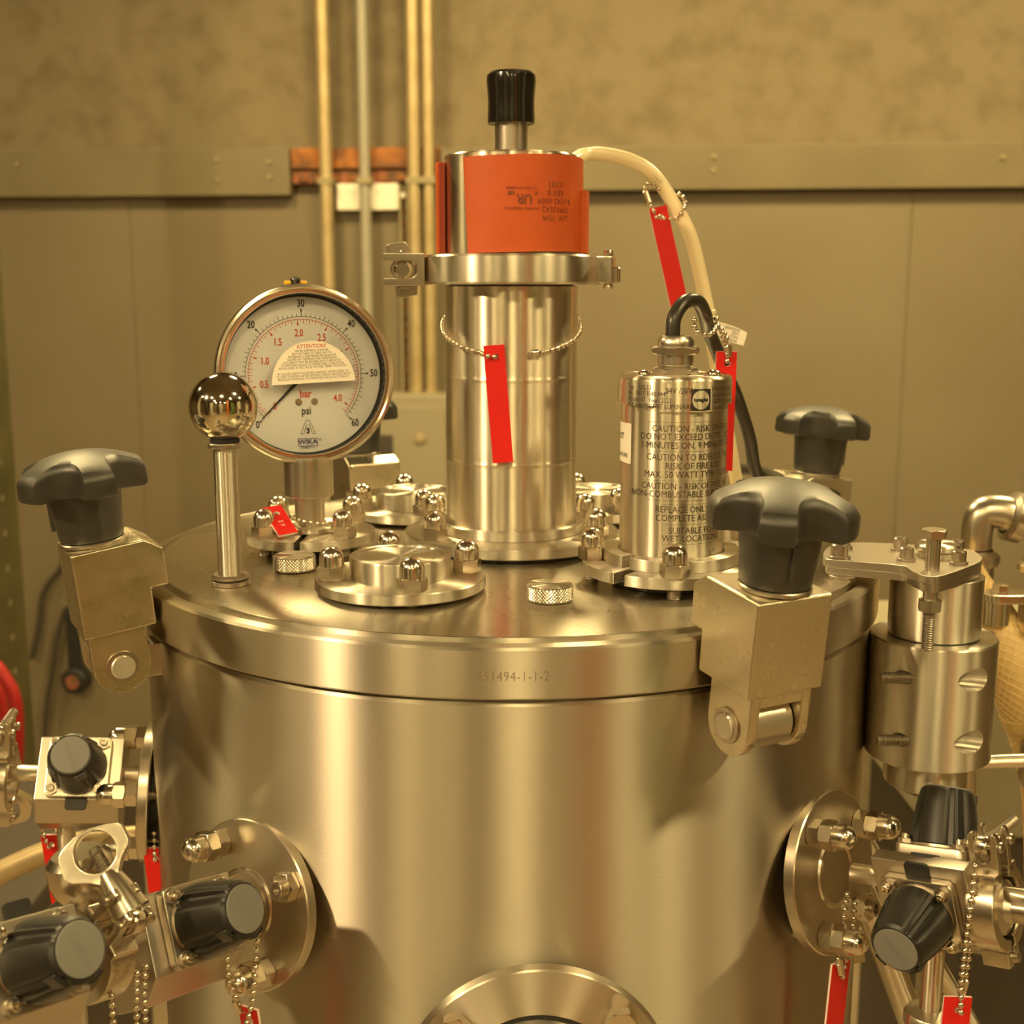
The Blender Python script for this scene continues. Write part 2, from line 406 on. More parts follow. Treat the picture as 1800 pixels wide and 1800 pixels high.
# behind the camera: orange and green read off the steel, others added for stripes
def upright(name, lab, cat, x, y, wx, wy, h, mm):
    o = thing(name, lab, cat, T(x, y, FLOOR))
    build('post', box(-wx/2, wx/2, -wy/2, wy/2, .01, h, .006), mm, o)
    build('foot_plate', box(-wx*.8, wx*.8, -wy*.8, wy*.8, 0, .012, .002), mm, o)
upright('orange_post', 'orange painted steel post seen only as a reflection in the vessel wall', 'post', 1.25, -3.0, .34, .2, 2.6, 'orange')
upright('green_machine', 'green painted machine seen only as a reflection in the vessel wall', 'machine', 2.15, -2.6, .55, .3, 2.1, 'green')
upright('added_dark_slab', 'tall dark slab added for a dark stripe in the vessel wall', 'cabinet', -.55, -3.9, .5, .4, 2.2, 'dark')
upright('added_side_slab', 'narrow dark slab added for a dark stripe at the left of the steel', 'cabinet', -2.7, -2.6, .6, .4, 2.2, 'dark')
upright('added_pale_slab', 'wide pale added slab giving a light stripe in the middle of the steel', 'door', .25, -5.2, .9, .1, 2.4, 'door')
upright('added_left_slab', 'pale steel locker added for a light stripe at the left of the steel', 'slab', -1.75, -3.3, .55, .4, 2.2, 'door')
upright('added_white_slab', 'white round edged slab added for a light stripe at the far left of the steel', 'column', -3.2, -.9, .5, .5, 2.9, 'door')
upright('added_right_slab', 'pale cupboard added for a light stripe at the right of the steel', 'board', 3.3, -1.7, .5, .7, 2.3, 'door')
# ------------------------------------------------------------------ shared hardware
def stud(parent, x, y, z0, z1): build('stud', thread(.0037, z0, z1, .0012, m=T(x, y, 0)), 'thread', parent)
ACORN = None
def acorn_geo(a0=0):
    g = hexa(.0128, 0, .0066, a0=a0)
    pr = [(.0058, .0066), (.0061, .0068), (.0061, .0105)] + [(.0061*math.cos(R(a)), .0105+.0058*math.sin(R(a))) for a in range(10, 90, 10)] + [(0, .0163)]
    return lathe(pr, 24, g=g)
def acorn(parent, m, name='acorn_nut'):
    global ACORN
    if ACORN is None:
        ACORN = build(name, acorn_geo(), 'nut', parent, m); return ACORN
    o = bpy.data.objects.new(name, ACORN.data); COL.objects.link(o); o.parent = parent; o.matrix_local = m; return o
def socket_screw(parent, m, r=.0042, h=.0062, name='socket_screw', mm='bolt', washer=True):
    g = lathe([(0,0),(r,0),(r,h-.0006),(r-.0006,h),(r*.58,h),(r*.5,h-.0025),(0,h-.0025)], 20)
    if washer: ring(r*.6, r*1.28, -.0004, .0010, 20, .0002, g=g)
    build(name, g, mm, parent, m)

# ------------------------------------------------------------------ the vessel
RB, RL = .207, .210
v = thing('pressure_vessel', 'large cylindrical brushed stainless vessel filling the lower middle', 'vessel', T(0, 0, 0))
zs = -.0275; H = .62
build('shell', lathe([(0,-H),(RB,-H)] + [(RB, -H+(H+zs-.0015)*i/6) for i in range(1, 7)] + [(RB-.0015, zs), (.18, zs), (.18, zs-.03), (0, zs-.03)], 256), 'shell', v)
build('gasket', ring(.185, RB-.009, zs-.0006, zs+.0022, 128), 'gap', v)
g = G()
for a in (25, 115, 205, 295):
    cyl(.017, -H-.52, -H+.02, 20, m=T(.15*math.cos(R(a)), .15*math.sin(R(a)), 0), g=g)
for i, a in enumerate((25, 115, 205, 295)): build('leg', cyl(.017, FLOOR, -H+.01, 20, m=T(.15*math.cos(R(a)), .15*math.sin(R(a)), 0)), 'satin', v)
CL_AZ = (28.3, -61.7, 118.3, 208.3)
for a in CL_AZ: build('clamp_lug', box(-.0085, .0085, -.2145, -.204, -.047, -.0295, .0015, m=RZ(a)), 'satin', v)
# lid
lid = thing('vessel_cover', 'thick round brushed steel lid with a stepped rim on the vessel', 'lid', T(0, 0, 0))
zt = -.0252
build('rim', lathe([(.186, zt), (RL-.001, zt), (RL, zt+.001), (RL, -.0032), (RL-.0012, -.0020), (.2035, -.0016), (.2030, -.0034), (.2005, -.0036), (.2000, -.0002)], 256), 'rim', lid)
build('plate', lathe([(0, zt), (.186, zt), (.186, -.004), (.1999, -.0038), (.1999, -.0004), (.1993, 0), (.12, 0), (.06, 0), (0, 0)], 256), 'lid', lid)
g = G(); put_text(g, '951494-1-1-2', .0062, f=wrap(RL+.00012, R(.3), -.0145), sx=.82, space=1.12)
build('engraved_number', g, 'faint', lid)

# bolted ports on the lid
def flange(t, rp, zb, th, mm='turned', slot=None, ri=0):
    """round plate; slot = azimuth (deg from front) of a narrow radial split"""
    if slot is None:
        return build('flange_plate', lathe([(0, zb), (rp-.0006, zb), (rp, zb+.0006), (rp, zb+th-.0006), (rp-.0006, zb+th), (0, zb+th)], 96), mm, t)
    hw = .0016; ri = ri or .5*rp
    for k in (0, 1):
        a0 = R(slot + 180*k); n = 48; d1, d0 = math.asin(hw/rp), math.asin(hw/ri)
        P = [(rp*math.sin(a0+d1+(PI-2*d1)*i/n), -rp*math.cos(a0+d1+(PI-2*d1)*i/n)) for i in range(n+1)]
        P += [(ri*math.sin(a0+PI-d0-(PI-2*d0)*i/n), -ri*math.cos(a0+PI-d0-(PI-2*d0)*i/n)) for i in range(n+1)]
        build('half_flange', prism(P, zb, zb+th, b=.0004), mm, t)
def bolts(t, rb, angs, zt, zb=None, a0=15):
    for i, a in enumerate(angs):   # angles counter-clockwise from +x
        x, y = rb*math.cos(R(a)), rb*math.sin(R(a))
        acorn(t, T(x, y, zt) @ RZ(a0+37*i))
        if zb is not None: stud(t, x, y, 0, zt)
def blank(x, y, rp, lab, a0):
    t = thing('blank_flange', lab, 'flange', T(x, y, 0), 'blanked ports on the lid')
    build('pad', cyl(.026, 0, .0025, 48), 'gap', t)
    flange(t, rp, .0022, .0055)
    build('hub', lathe([(.0252,.0077),(.0252,.0172),(.0246,.0182),(.0215,.0182),(.0210,.0174),(0,.0174)], 64), 'turned', t)
    bolts(t, .0340, [a0+90*i for i in range(4)], .0077, 0)
    return t
blank(-.0545, -.1135, .0425, 'blank round flange with four domed nuts at the front of the lid', 14)
blank(-.062, .0860, .0410, 'blank round flange at the back between the gauge and the tall column', 15)
blank(.0580, .0900, .0410, 'blank round flange half hidden behind the tall column and the lamp', 20)
blank(.1200, -.0010, .0410, 'blank round flange hidden behind the lamp and the big front knob', 30)

# knurled plugs
def plug(x, y, lab, rot):
    t = thing('knurled_plug', lab, 'plug', T(x, y, 0), 'knurled plugs on the lid')
    n, k, r, h = 84, 9, .0113, .0078; vv = []; ff = []
    for j in range(k+1):
        for i in range(n):
            rr = r-(.0006 if j in (0, k) else .0) - (.00045 if (i+j) % 2 else 0)
            vv.append((rr*math.cos(2*PI*i/n), rr*math.sin(2*PI*i/n), .0003+h*j/k))
    for j in range(k):
        for i in range(n):
            a, b, c, d = j*n+i, j*n+(i+1) % n, (j+1)*n+(i+1) % n, (j+1)*n+i
            ff += [(a, b, d), (b, c, d)] if (i+j) % 2 else [(a, b, c), (a, c, d)]
    ff.append(tuple(range(n-1, -1, -1)))
    build('knurled_rim', G().add(vv, ff), 'satin', t, ang=8)
    P = circle(0, 0, .0106, 48)
    g = G()
    for s in (1, -1):
        q = [(x, s*max(.0005, abs(y))) for x, y in P if s*y > .0004]
        prism(q, h-.002, h+.0004, g=g, b=.0002)
    build('slotted_top', g, 'turned', t, RZ(rot))
plug(.0192, -.1345, 'knurled slotted plug in front of the lamp on the lid', 8)
plug(-.1150, -.0680, 'knurled slotted plug in front of the pressure gauge on the lid', -8)

# ball post
t = thing('ball_post', 'slim steel post topped by a mirror polished ball on the left of the lid', 'post', T(-.1420, -.1010, 0))
build('base_washer', cyl(.0097, 0, .0026, 40, .0004), 'bolt', t)
build('upper_washer', cyl(.0093, .0029, .0055, 40, .0006), 'bolt', t)
build('rod', cyl(.0061, .005, .0705, 40), 'turned', t)
build('collar', lathe([(0,.0700),(.0083,.0700),(.0086,.0704),(.0086,.0720),(.0082,.0726),(0,.0726)], 40), 'bolt', t)
build('o_ring', lathe([(0,.0725),(.0068,.0725),(.0074,.0733),(.0074,.0741),(.0066,.0750),(0,.0750)], 40), 'gap', t)
build('ball', ball(.0171, (0, 0, .0905), 64, 40), 'mirror', t)

# ------------------------------------------------------------------ tall centre column
c = thing('sight_column', 'tall polished steel tube bolted upright to the middle of the lid', 'column', T(.0012, 0, 0))
build('pad', cyl(.055, 0, .0034, 64), 'gap', c)
build('flange_plate', lathe([(0,.0032),(.0618,.0032),(.0624,.0038),(.0624,.0084),(.0618,.0090),(.0420,.0090),(0,.0090)], 128), 'turned', c)
build('inner_ring', lathe([(.0380,.0090),(.0418,.0090),(.0424,.0096),(.0424,.0146),(.0418,.0152),(.0396,.0152),(.0380,.0140)], 128), 'turned', c)
bolts(c, .0530, (335, 216, 150, 32), .0090, 0, a0=4)
rt = .0377
def weld(z): return [(rt, z-.0024), (rt, z-.0012), (rt+.0003, z-.0005), (rt+.0003, z+.0004), (rt, z+.0010), (rt, z+.0022)]
pr = [(rt-.003, .009), (rt, .010)]
for i in range(1, 4): pr.append((rt, .010+.036*i/3))
pr += weld(.0515) + [(rt, .075)] + weld(.0985) + [(rt, .12), (rt, .149), (rt-.003, .150)]
build('tube', lathe(pr, 128), 'polish', c)
build('neck', lathe([(rt-.003,.150),(.0455,.1505),(.0460,.152),(.0460,.1655),(rt-.003,.167)], 96), 'satin', c)
build('upper_body', lathe([(rt-.0003,.160),(rt-.0003,.2195),(rt-.0013,.2205),(rt-.004,.2208),(0,.2208)], 96), 'polish', c)
build('rod', cyl(.0092, .219, .241, 40), 'satin', c)
build('rod_cap', lathe([(0,.2385),(.0112,.2385),(.0130,.2378),(.0132,.2395),(.0130,.2440),(.0129,.2500),(.0134,.2570),(.0138,.2605),(.0134,.2636),(.0115,.2652),(.0090,.2647),(0,.2645)], 48), 'gloss', c)
# tri-clamp round the column
cl = thing('clamp_ring', 'wide steel clamp ring with a wing nut round the upper column', 'clamp', T(.0012, 0, .1582))
g = lathe([(.0463,-.0080),(.0500,-.0080),(.0512,-.0068),(.0514,-.0040),(.0514,.0040),(.0512,.0068),(.0500,.0080),(.0463,.0080)], 96)
build('band', g, 'turned', cl)
LX = -.0475; LY = -.0195
fork = rrect(-.0235, .0, -.0082, .0082, .0012)
slotp = [(-.0240,-.0048)] + [(-.0085+.0048*math.cos(R(a)), .0048*math.sin(R(a))) for a in range(-90, 91, 15)] + [(-.0240,.0048)]
FM = T(LX, LY, 0) @ RX(90)
P = [(-.0225,-.0088),(0,-.0088),(0,.0088),(-.0225,.0088),(-.0225,.0046)] + [(-.0085+.0046*math.cos(R(a)), .0046*math.sin(R(a))) for a in range(90, -91, -15)] + [(-.0225,-.0046)]
g = prism(P, -.006, .004, b=.0005)
build('fork', g, 'castpol', cl, FM)
build('rear_fork', prism([(-.0235,-.0078),(0,-.0078),(0,.0078),(-.0235,.0078),(-.0235,.0050),(-.007,.0048),(-.007,-.0048),(-.0235,-.0050)], -.020, -.012, b=.0005), 'castpol', cl, FM)
build('pivot_pin', cyl(.0030, -.0103, .0103, 16, .0006, m=T(LX-.0115, LY+.002, 0)), 'bolt', cl)
build('eye_bolt', cyl(.0052, -.006, .024, 20, .0015, m=T(LX-.0120, LY+.0, -.0002) @ RX(-90)), 'nut', cl)
build('bolt_ring', ring(.0055, .0068, 0, .002, 24, m=T(LX-.0128, LY+.006, 0) @ RX(90)), 'nut', cl)
build('wing', prism([(-.0215,.006),(-.0235,.0135),(-.0205,.0150),(-.0125,.0158),(-.0105,.0135),(-.0085,.006)], -.0215, -.0195, b=.0004), 'castpol', cl, FM)
build('wing', prism([(-.0185,-.006),(-.0180,-.0150),(-.0135,-.0155),(-.0060,-.0140),(-.0055,-.006)], -.0215, -.0195, b=.0004), 'castpol', cl, FM)
build('hinge_link', box(-.002, .009, -.004, .004, -.0074, .0074, .001, m=T(.0480, -.017, 0) @ RZ(-20)), 'castpol', cl)
build('hinge_pin', lathe([(0,-.0108),(.0024,-.0104),(.003,-.0092),(.0026,-.0085),(.0026,.0085),(.003,.0092),(.0024,.0104),(0,.0108)], 16, T(.0535, -.0185, 0)), 'nut', cl)
build('hinge_roller', cyl(.0026, -.0072, .0012, 16, .0006, m=T(.0575, -.0205, 0)), 'nut', cl)
# orange heater jacket
ht = thing('heater_band', 'bright orange silicone heater band wrapped round the top of the column', 'heater', T(.0012, 0, 0))
def shell_strip(r0, r1, a0, a1, z0f, z1f, n=48):
    v = []; f = []
    for i in range(n+1):
        u = i/n; a = a0+(a1-a0)*u
        for r in (r0, r1):
            for z in (z0f(u), z1f(u)): v.append((r*math.sin(a), -r*math.cos(a), z))
    for i in range(n):
        k = 4*i; l = k+4
        f += [(k+2, l+2, l+3, k+3), (k, k+1, l+1, l), (k+1, k+3, l+3, l+1), (k, l, l+2, k+2)]
    f += [(0, 2, 3, 1), (4*n, 4*n+1, 4*n+3, 4*n+2)]
    return G().add(v, f)
hr = rt+.0004
def band(a0, a1, tilt): # leading edge slants: sweep angle varies with height
    v = []; f = []; n, k = 56, 6
    for lay, r in ((0, hr), (1, hr+.0022)):
        for j in range(k+1):
            z = .1672+(.2178-.1672)*j/k
            for i in range(n+1):
                u = i/n; a = (a0 - tilt*j/k)*(1-u)+a1*u
                v.append((r*math.sin(a), -r*math.cos(a), z + (.0006*math.sin(a*2+j))))
    W = n+1; S = W*(k+1)
    for j in range(k):
        for i in range(n):
            a, b, c_, d = j*W+i, j*W+i+1, (j+1)*W+i+1, (j+1)*W+i
            f += [(a+S, b+S, c_+S, d+S), (d, c_, b, a)]
        f += [(j*W, j*W+S, (j+1)*W+S, (j+1)*W), (j*W+n+S, j*W+n, (j+1)*W+n, (j+1)*W+n+S)]
    for i in range(n): f += [(i, i+1, i+1+S, i+S), (k*W+i+1, k*W+i, k*W+i+S, k*W+i+1+S)]
    return G().add(v, f)
build('heater_sheet', band(R(-36), R(95), R(4)), 'heater', ht)
build('end_flap', shell_strip(hr, hr+.0042, R(-97), R(-76), lambda u: .1672, lambda u: .2165), 'heater', ht)
build('lead_patch', shell_strip(hr+.0023, hr+.0056, R(70), R(100), lambda u: .1672, lambda u: .2010), 'heater', ht)
build('inner_seam', shell_strip(hr, hr+.003, R(-76), R(-74.5), lambda u: .1672, lambda u: .2160), 'heaterdark', ht)
g = G(); wf = wrap(hr+.0024, R(31), .1945)
for i, s in enumerate(('24V, 75W', 'F0903SA2', '8-1042-0009', 'REV B', '02/03')):
    put_text(g, s, .0044, x=.0035, y=-.0092+.0044*i, rot=180, f=wf, sx=.9, space=1.1)
for s, x, y, z in (('UL FILE NUMBER', -.0165, .0060, .0021), ('PATENT PENDING', -.0165, -.0045, .0021)): put_text(g, s, z, x=x, y=y, rot=180, f=wf, sx=1.1)
build('printed_text', g, 'heatink', ht)
g = G(); put_text(g, 'UR', .0068, x=-.0150, y=.0005, rot=180, f=wf, bold=.00018, sx=.95); put_text(g, 'c', .0040, x=-.0085, y=.0030, rot=180, f=wf, bold=.0001)
put_text(g, 'us', .0040, x=-.0222, y=.0030, rot=180, f=wf, bold=.00016)
build('approval_mark', g, 'heatink', ht)

# ------------------------------------------------------------------ pressure gauge
ga = thing('pressure_gauge', 'round white dial pressure gauge in a polished steel case on the left', 'gauge', T(-.1150, -.0115, 0))
build('pad', cyl(.022, 0, .0052, 40), 'gap', ga)
flange(ga, .0372, .0052, .0055, slot=-3, ri=.0135)
build('inner_ring', lathe([(.0085,.0108),(.0158,.0108),(.0162,.0112),(.0162,.0132),(.0156,.0136),(.0085,.0136)], 48), 'turned', ga)
bolts(ga, .0312, (45, 135, 225, 315), .0107, 0, a0=3)
build('stem', lathe([(.0085,.0104),(.0085,.031),(.0078,.032),(0,.032)], 40), 'satin', ga)
build('socket', lathe([(.0095,.0305),(.0136,.0308),(.0140,.0318),(.0140,.051),(.0135,.054),(0,.054)], 48), 'satin', ga)
GM = T(.0003, -.002, .1002) @ RZ(19) @ RX(-6)
case = build('case', lathe([(0,-.032),(.044,-.032),(.0470,-.030),(.0478,-.028),(.0478,-.006),(.0500,-.0052),(.0506,-.0040),(.0506,.0015),(.0498,.0032),(.0484,.0036),(.0474,.0030),(.0466,.0040),(.0456,.0040),(.0452,.0030)], 96, RX(90)), 'nut', ga, GM)
build('seal_ring', lathe([(.0456,.0036),(.0450,.0012),(.0446,-.0060),(.0430,-.0062)], 96, RX(90)), 'gap', ga, GM)
dl = build('dial', lathe([(.0440,-.0066),(.0440,-.0058),(0,-.0058)], 96, RX(90)), 'dial', ga, GM)
dz = .0061
DF = lambda x, y: (x, dz-.0004, y)
def dplot(): return G()
def df(off): return lambda x, y: (x, .0058-off, y)
bk, rd = G(), G()
def tick(g, ang, r0, r1, w0, w1):
    a = R(90-ang); dx, dy = math.cos(a), math.sin(a); px, py = -dy, dx; f = df(.00025)
    g.add([f(dx*r0+px*w0, dy*r0+py*w0), f(dx*r1+px*w1, dy*r1+py*w1), f(dx*r1-px*w1, dy*r1-py*w1), f(dx*r0-px*w0, dy*r0-py*w0)], [(0,3,2,1)])
def arc(g, r, w_, a0, a1, n=90):
    f = df(.00022); vv = []
    for i in range(n+1):
        a = R(90-(a0+(a1-a0)*i/n)); vv += [f((r-w_)*math.cos(a), (r-w_)*math.sin(a)), f((r+w_)*math.cos(a), (r+w_)*math.sin(a))]
    g.add(vv, [(2*i, 2*i+2, 2*i+3, 2*i+1) for i in range(n)])
pa = lambda p: -135+270*p/60
arc(bk, .0329, .00013, -135, 135); arc(rd, .0314, .00013, -135, 135)
for p in range(61):
    if p % 10 == 0: tick(bk, pa(p), .0329, .0352, .00016, .00016); tick(bk, pa(p), .0352, .0370, .00022, .00055)
    elif p % 5 == 0: tick(bk, pa(p), .0329, .0356, .00014, .00014)
    else: tick(bk, pa(p), .0329, .0346, .00012, .00012)
for i in range(83):
    b_ = i*.05; a = pa(b_*14.5038)
    if a > 135.2: break
    if i % 10 == 0: tick(rd, a, .0314, .0300, .00016, .00016); tick(rd, a, .0300, .0280, .0002, .0005)
    elif i % 2 == 0: tick(rd, a, .0314, .0291, .00013, .00013)
    else: tick(rd, a, .0314, .0301, .00011, .00011)
tf = df(.00025)
for p, r in ((0,.0388),(10,.0392),(20,.0402),(30,.0402),(40,.0402),(50,.0404),(60,.0398)):
    a = R(90-pa(p)); put_text(bk, str(p), .0060, x=r*math.cos(a), y=r*math.sin(a), f=tf, sx=.72, bold=.00012)
for b_, r in ((0,.0245),(.5,.0232),(1.0,.0232),(1.5,.0232),(2.0,.0236),(2.5,.0236),(3.0,.0232),(3.5,.0232),(4.0,.0232)):
    a = R(90-pa(b_*14.5038)); put_text(rd, ('%.1f' % b_) if b_ else '0', .0058, x=r*math.cos(a), y=r*math.sin(a), f=tf, sx=.70, bold=.00010)
put_text(rd, 'bar', .0064, x=.0003, y=-.0108, f=tf, sx=.8, bold=.0001); put_text(bk, 'psi', .0064, x=.0003, y=-.0204, f=tf, sx=.8, bold=.0001)
put_text(bk, '3', .0042, x=.0008, y=-.0318, f=tf, bold=.0002)
for sgn in (-1, 1):                                     # outlined letter A round the 3
    for (x0, y0, x1, y1) in ((.0010,-.0257,.0042,-.0334),(.0042,-.0334,.0026,-.0334),(.0026,-.0334,.0006,-.0278),(.0010,-.0257,-.0001,-.0257)):
        d = Vector((x1-x0, y1-y0)).normalized(); q = Vector((-d.y, d.x))*.00012
        bk.add([tf(.0008+sgn*(x0+q.x), y0+q.y), tf(.0008+sgn*(x1+q.x), y1+q.y), tf(.0008+sgn*(x1-q.x), y1-q.y), tf(.0008+sgn*(x0-q.x), y0-q.y)], [(0,3,2,1)] if sgn > 0 else [(0,1,2,3)])
put_text(bk, 'EN837-1', .0021, x=.0003, y=-.0412, f=tf, sx=1.05)
build('black_scale', bk, 'ink', dl); build('red_scale', rd, 'redink', dl)
bl = G(); put_text(bl, 'WIKA', .0040, x=.0004, y=-.0381, f=tf, sx=1.05, bold=.00008); put_text(bl, '®', .0022, x=.0074, y=-.0371, f=tf)
for (x0, x1, y0, y1) in ((-.0052,.0060,-.0362,-.0359),(-.0052,.0060,-.0404,-.0401),(-.0052,-.0049,-.0404,-.0359),(.0057,.0060,-.0404,-.0359)):
    bl.add([tf(x0,y0), tf(x1,y0), tf(x1,y1), tf(x0,y1)], [(0,1,2,3)])
build('maker_mark', bl, 'blueink', dl)
for x in (-.0038, .0052): build('dial_screw', lathe([(.0019,0),(.0019,.0004),(.0014,.0008),(.0005,.0008),(.0004,.0005),(0,.0005)], 16, T(x, .0056, -.0152) @ RX(90)), 'satin', dl)
# pointer
g = prism([(-.0002,.0345),(.0002,.0345),(.0011,.0030),(.0013,-.0100),(-.0013,-.0100),(-.0011,.0030)], 0, .0004)
build('pointer', g, 'ink', ga, GM @ T(0, .0048, 0) @ RX(90) @ RZ(134.0))
build('pointer_hub', cyl(.0027, 0, .0012, 24, m=RX(90)), 'nut', ga, GM @ T(0, .0048, 0))
build('glass', lathe([(.0450,-.0002),(.0450,.0010),(0,.0010)], 64, RX(90)), 'glass', ga, GM)
# warning sticker on the glass
SM = GM @ T(.0044, -.0011, -.0048) @ RY(-2)
P = [(.0236*math.cos(R(a)), .0236*math.sin(R(a))) for a in range(0, 181, 5)]
st = build('warning_sticker', prism(P, .0, .00012, m=RX(90)), 'paper', ga, SM)
g, g2 = G(), G(); sf = lambda x, y: (x, -.0002, y)
put_text(g2, 'ATTENTION!', .0031, x=.0, y=.0205, f=sf, sx=.92); build('sticker_heading', g2, 'redink', st)
for i, s in enumerate(('AFTER SHIPMENT, POINTER', 'MAY NOT REST AT ZERO DUE TO', 'INTERNAL CASE PRESSURE BUILDUP', 'CAUSED BY TEMPERATURE VARIATIONS.', 'ACCURACY MAY BE SIGNIFICANTLY REDUCED.', 'TO RESTORE GAUGE TO OPERATING CONDITION,', 'MOVE LEVER OF FILL PLUG TO THE "OPEN" POSITION.',
        None, 'IF GAUGE IS NOT MOUNTED UPRIGHT, MOVE LEVER TO', '"CLOSED" POSITION AFTER VENTING. REPEAT PROCEDURE AT', 'REGULAR INTERVALS TO MAINTAIN GAUGE ACCURACY.')):
    if s:
        wd = (.019,.0225,.027,.029,.033,.036,.0385,0,.040,.0425,.0405)[i]
        v_, _ = text2d(s, .0018); ww = max(p[0] for p in v_)-min(p[0] for p in v_)
        put_text(g, s, .0018, y=.0181-.00155*i, f=sf, sx=wd/ww)
build('sticker_text', g, 'greyink', st)
# vent lever on top
build('vent_plug', lathe([(0,.046),(.0030,.046),(.0030,.0535),(.0024,.0548),(0,.0548)], 20, T(-.002, .008, 0)), 'gloss', ga, GM)
build('vent_lever', lathe([(0,-.0066),(.0011,-.0062),(.0012,-.005),(.0012,.005),(.0011,.0062),(0,.0066)], 14, T(-.002, .008, .0520) @ RY(90)), 'yellow', ga, GM)

# ------------------------------------------------------------------ lamp on the lid
LXY = (.0828, -.0935)
lp = thing('vessel_lamp', 'steel cylindrical sight lamp with etched cautions at the right of the lid', 'lamp', T(LXY[0], LXY[1], 0))
build('pad', cyl(.030, 0, .0054, 48), 'gap', lp)
ZB, TH = .0055, .0058
# two-piece clamp plate with a stepped split on the left front
rp = .0455
def annulus(rp, ri, a0, a1, z0, z1, n=64):
    P = [(rp*math.sin(R(a0+(a1-a0)*i/n)), -rp*math.cos(R(a0+(a1-a0)*i/n))) for i in range(n+1)]
    P += [(ri*math.sin(R(a1-(a1-a0)*i/n)), -ri*math.cos(R(a1-(a1-a0)*i/n))) for i in range(n+1)]
    return prism(P, z0, z1, b=.0005)
build('half_flange', annulus(rp, .024, -37, 151, ZB, ZB+TH), 'turned', lp)
build('half_flange', annulus(rp, .024, 155, 315, ZB, ZB+TH), 'turned', lp)
build('step_ring', annulus(.0352, .0272, -43, 149, ZB+TH, ZB+TH+.0062), 'turned', lp)
build('step_ring', annulus(.0352, .0272, 157, 309, ZB+TH, ZB+TH+.0062), 'turned', lp)
build('seat_ring', lathe([(.022,.006),(.0270,.006),(.0270,.0150),(.022,.0150)], 64), 'satin', lp)
bolts(lp, .0405, (177, 265, 355, 85), ZB+TH, 0, a0=8)
rl = .0266
build('body', lathe([(.0245,.0142),(rl-.0008,.0142),(rl,.0150),(rl,.04),(rl,.07),(rl,.0925),(0,.0925)], 96), 'polish', lp)
# cap with an uneven skirt
n = 96; vv = []; ff = []; rc = .0284
for i in range(n):
    a = 2*PI*i/n; az = (math.degrees(a)+180) % 360-180
    k = 1 if -60 < az < -28 or 50 < az < 82 else 0; lo = .0905 if -28 <= az <= 50 else .0920
    lo = .0895 if -26 < az < 46 else .0922
    for r, z in ((rc-.0012, lo), (rc, lo), (rc, .1040), (rc-.0006, .1052), (rc-.0018, .1060)): vv.append((r*math.sin(a), -r*math.cos(a), z))
for i in range(n):
    j = (i+1) % n
    for q in range(4): ff.append((5*i+q, 5*j+q, 5*j+q+1, 5*i+q+1))
ff.append(tuple(5*i+4 for i in range(n)))
build('cap', G().add(vv, ff), 'polish', lp)
for az in (-52, 52, 180): build('cap_screw', lathe([(.0046,.1058),(.0046,.1064),(.0036,.1068),(.0034,.1078),(.0026,.1086),(.0012,.1090),(0,.1090)], 20, T(.0215*math.sin(R(az)), -.0215*math.cos(R(az)), 0)), 'nut', lp)
gl = lp
build('gland_base', hexa(.0205, .1058, .1092), 'satin', gl)
build('gland_neck', lathe([(.0090,.109),(.0090,.1098),(.0084,.1102),(.0090,.1108),(.0090,.1160)], 32), 'satin', gl)
build('gland_hex', hexa(.0218, .1158, .1196, a0=.2), 'satin', gl)
build('gland_dome', lathe([(.0088,.1192),(.0092,.1205),(.0090,.1228),(.0076,.1248),(.0050,.1252),(.0048,.121)], 32), 'satin', gl)
for az in (-82, 42): build('grub_screw', lathe([(.0018,0),(.0018,.0004),(.0011,.0004),(.0010,-.0004),(0,-.0004)], 14, frame((rl*math.sin(R(az)), -rl*math.cos(R(az)), .0195), (math.cos(R(az)), math.sin(R(az)), 0), (0,0,1), (math.sin(R(az)), -math.cos(R(az)), 0))), 'bolt', lp)
A0 = R(17); g = G(); rw = rl+.00018
lines = ((.0812,'CAUTION - RISK OF FIRE'),(.0772,'DO NOT EXCEED DUTY CYCLE'),(.0730,'3 MINUTES ON, 9 MINUTES OFF'),(.0672,'CAUTION TO RDEUCE THE'),(.0629,'RISK OF FIRE USE'),(.0587,'MAX. 50 WATT TYPE T LAMP'),
         (.0530,'CAUTION - RISK OF FIRE. AND'),(.0490,'NON-COMBUSTABLE SURFACE ONLY'),(.0415,'REPLACE ONLY WITH'),(.0372,'COMPLETE ASSEMBLY'),(.0310,'SUITABLE FOR'),(.0270,'WET LOCATIONS'))
for z, s in lines: put_text(g, s, .0046, f=wrap(rw, A0, z), sx=.88)
for z in (.0845, .0702, .0558, .0460, .0441, .0341, .0243): strip(g, -.0245 if z > .045 else -.0165, .024, -.00006, .00006, wrap(rw, A0, z))
for z0, z1, x in ((.0460,.0845,-.0245),(.0243,.0441,-.0165)): strip(g, x-.00006, x+.00006, 0, z1-z0, wrap(rw, A0, z0), 1)
build('caution_text', g, 'etch', lp)
g = G(); rw2 = rc+.00018; ca = R(8)
for i, s in enumerate(('Typ    USL33', 'Nr.  7417/3540.444', 'Month: 07  Year: 2021', 'INCANDESCENT LUMINAIRE')):
    put_text(g, s, .0034, x=-.0338, y=.0055-.0030*i, f=wrap(rw2, ca, .0955), align='LEFT', sx=.80)
put_text(g, '24V /20W', .0040, x=-.0125, y=.0042, f=wrap(rw2, ca, .0955), align='LEFT', sx=.88)
for i, s in enumerate(('F.H.Papenmeier', 'GmbH & Co. KG', '58239 Schwerte', 'Deutschland')):
    put_text(g, s, .0032, x=.0118, y=.0048-.0030*i, f=wrap(rw2, ca, .0955), align='LEFT', sx=.85)
build('rating_text', g, 'etch', lp)
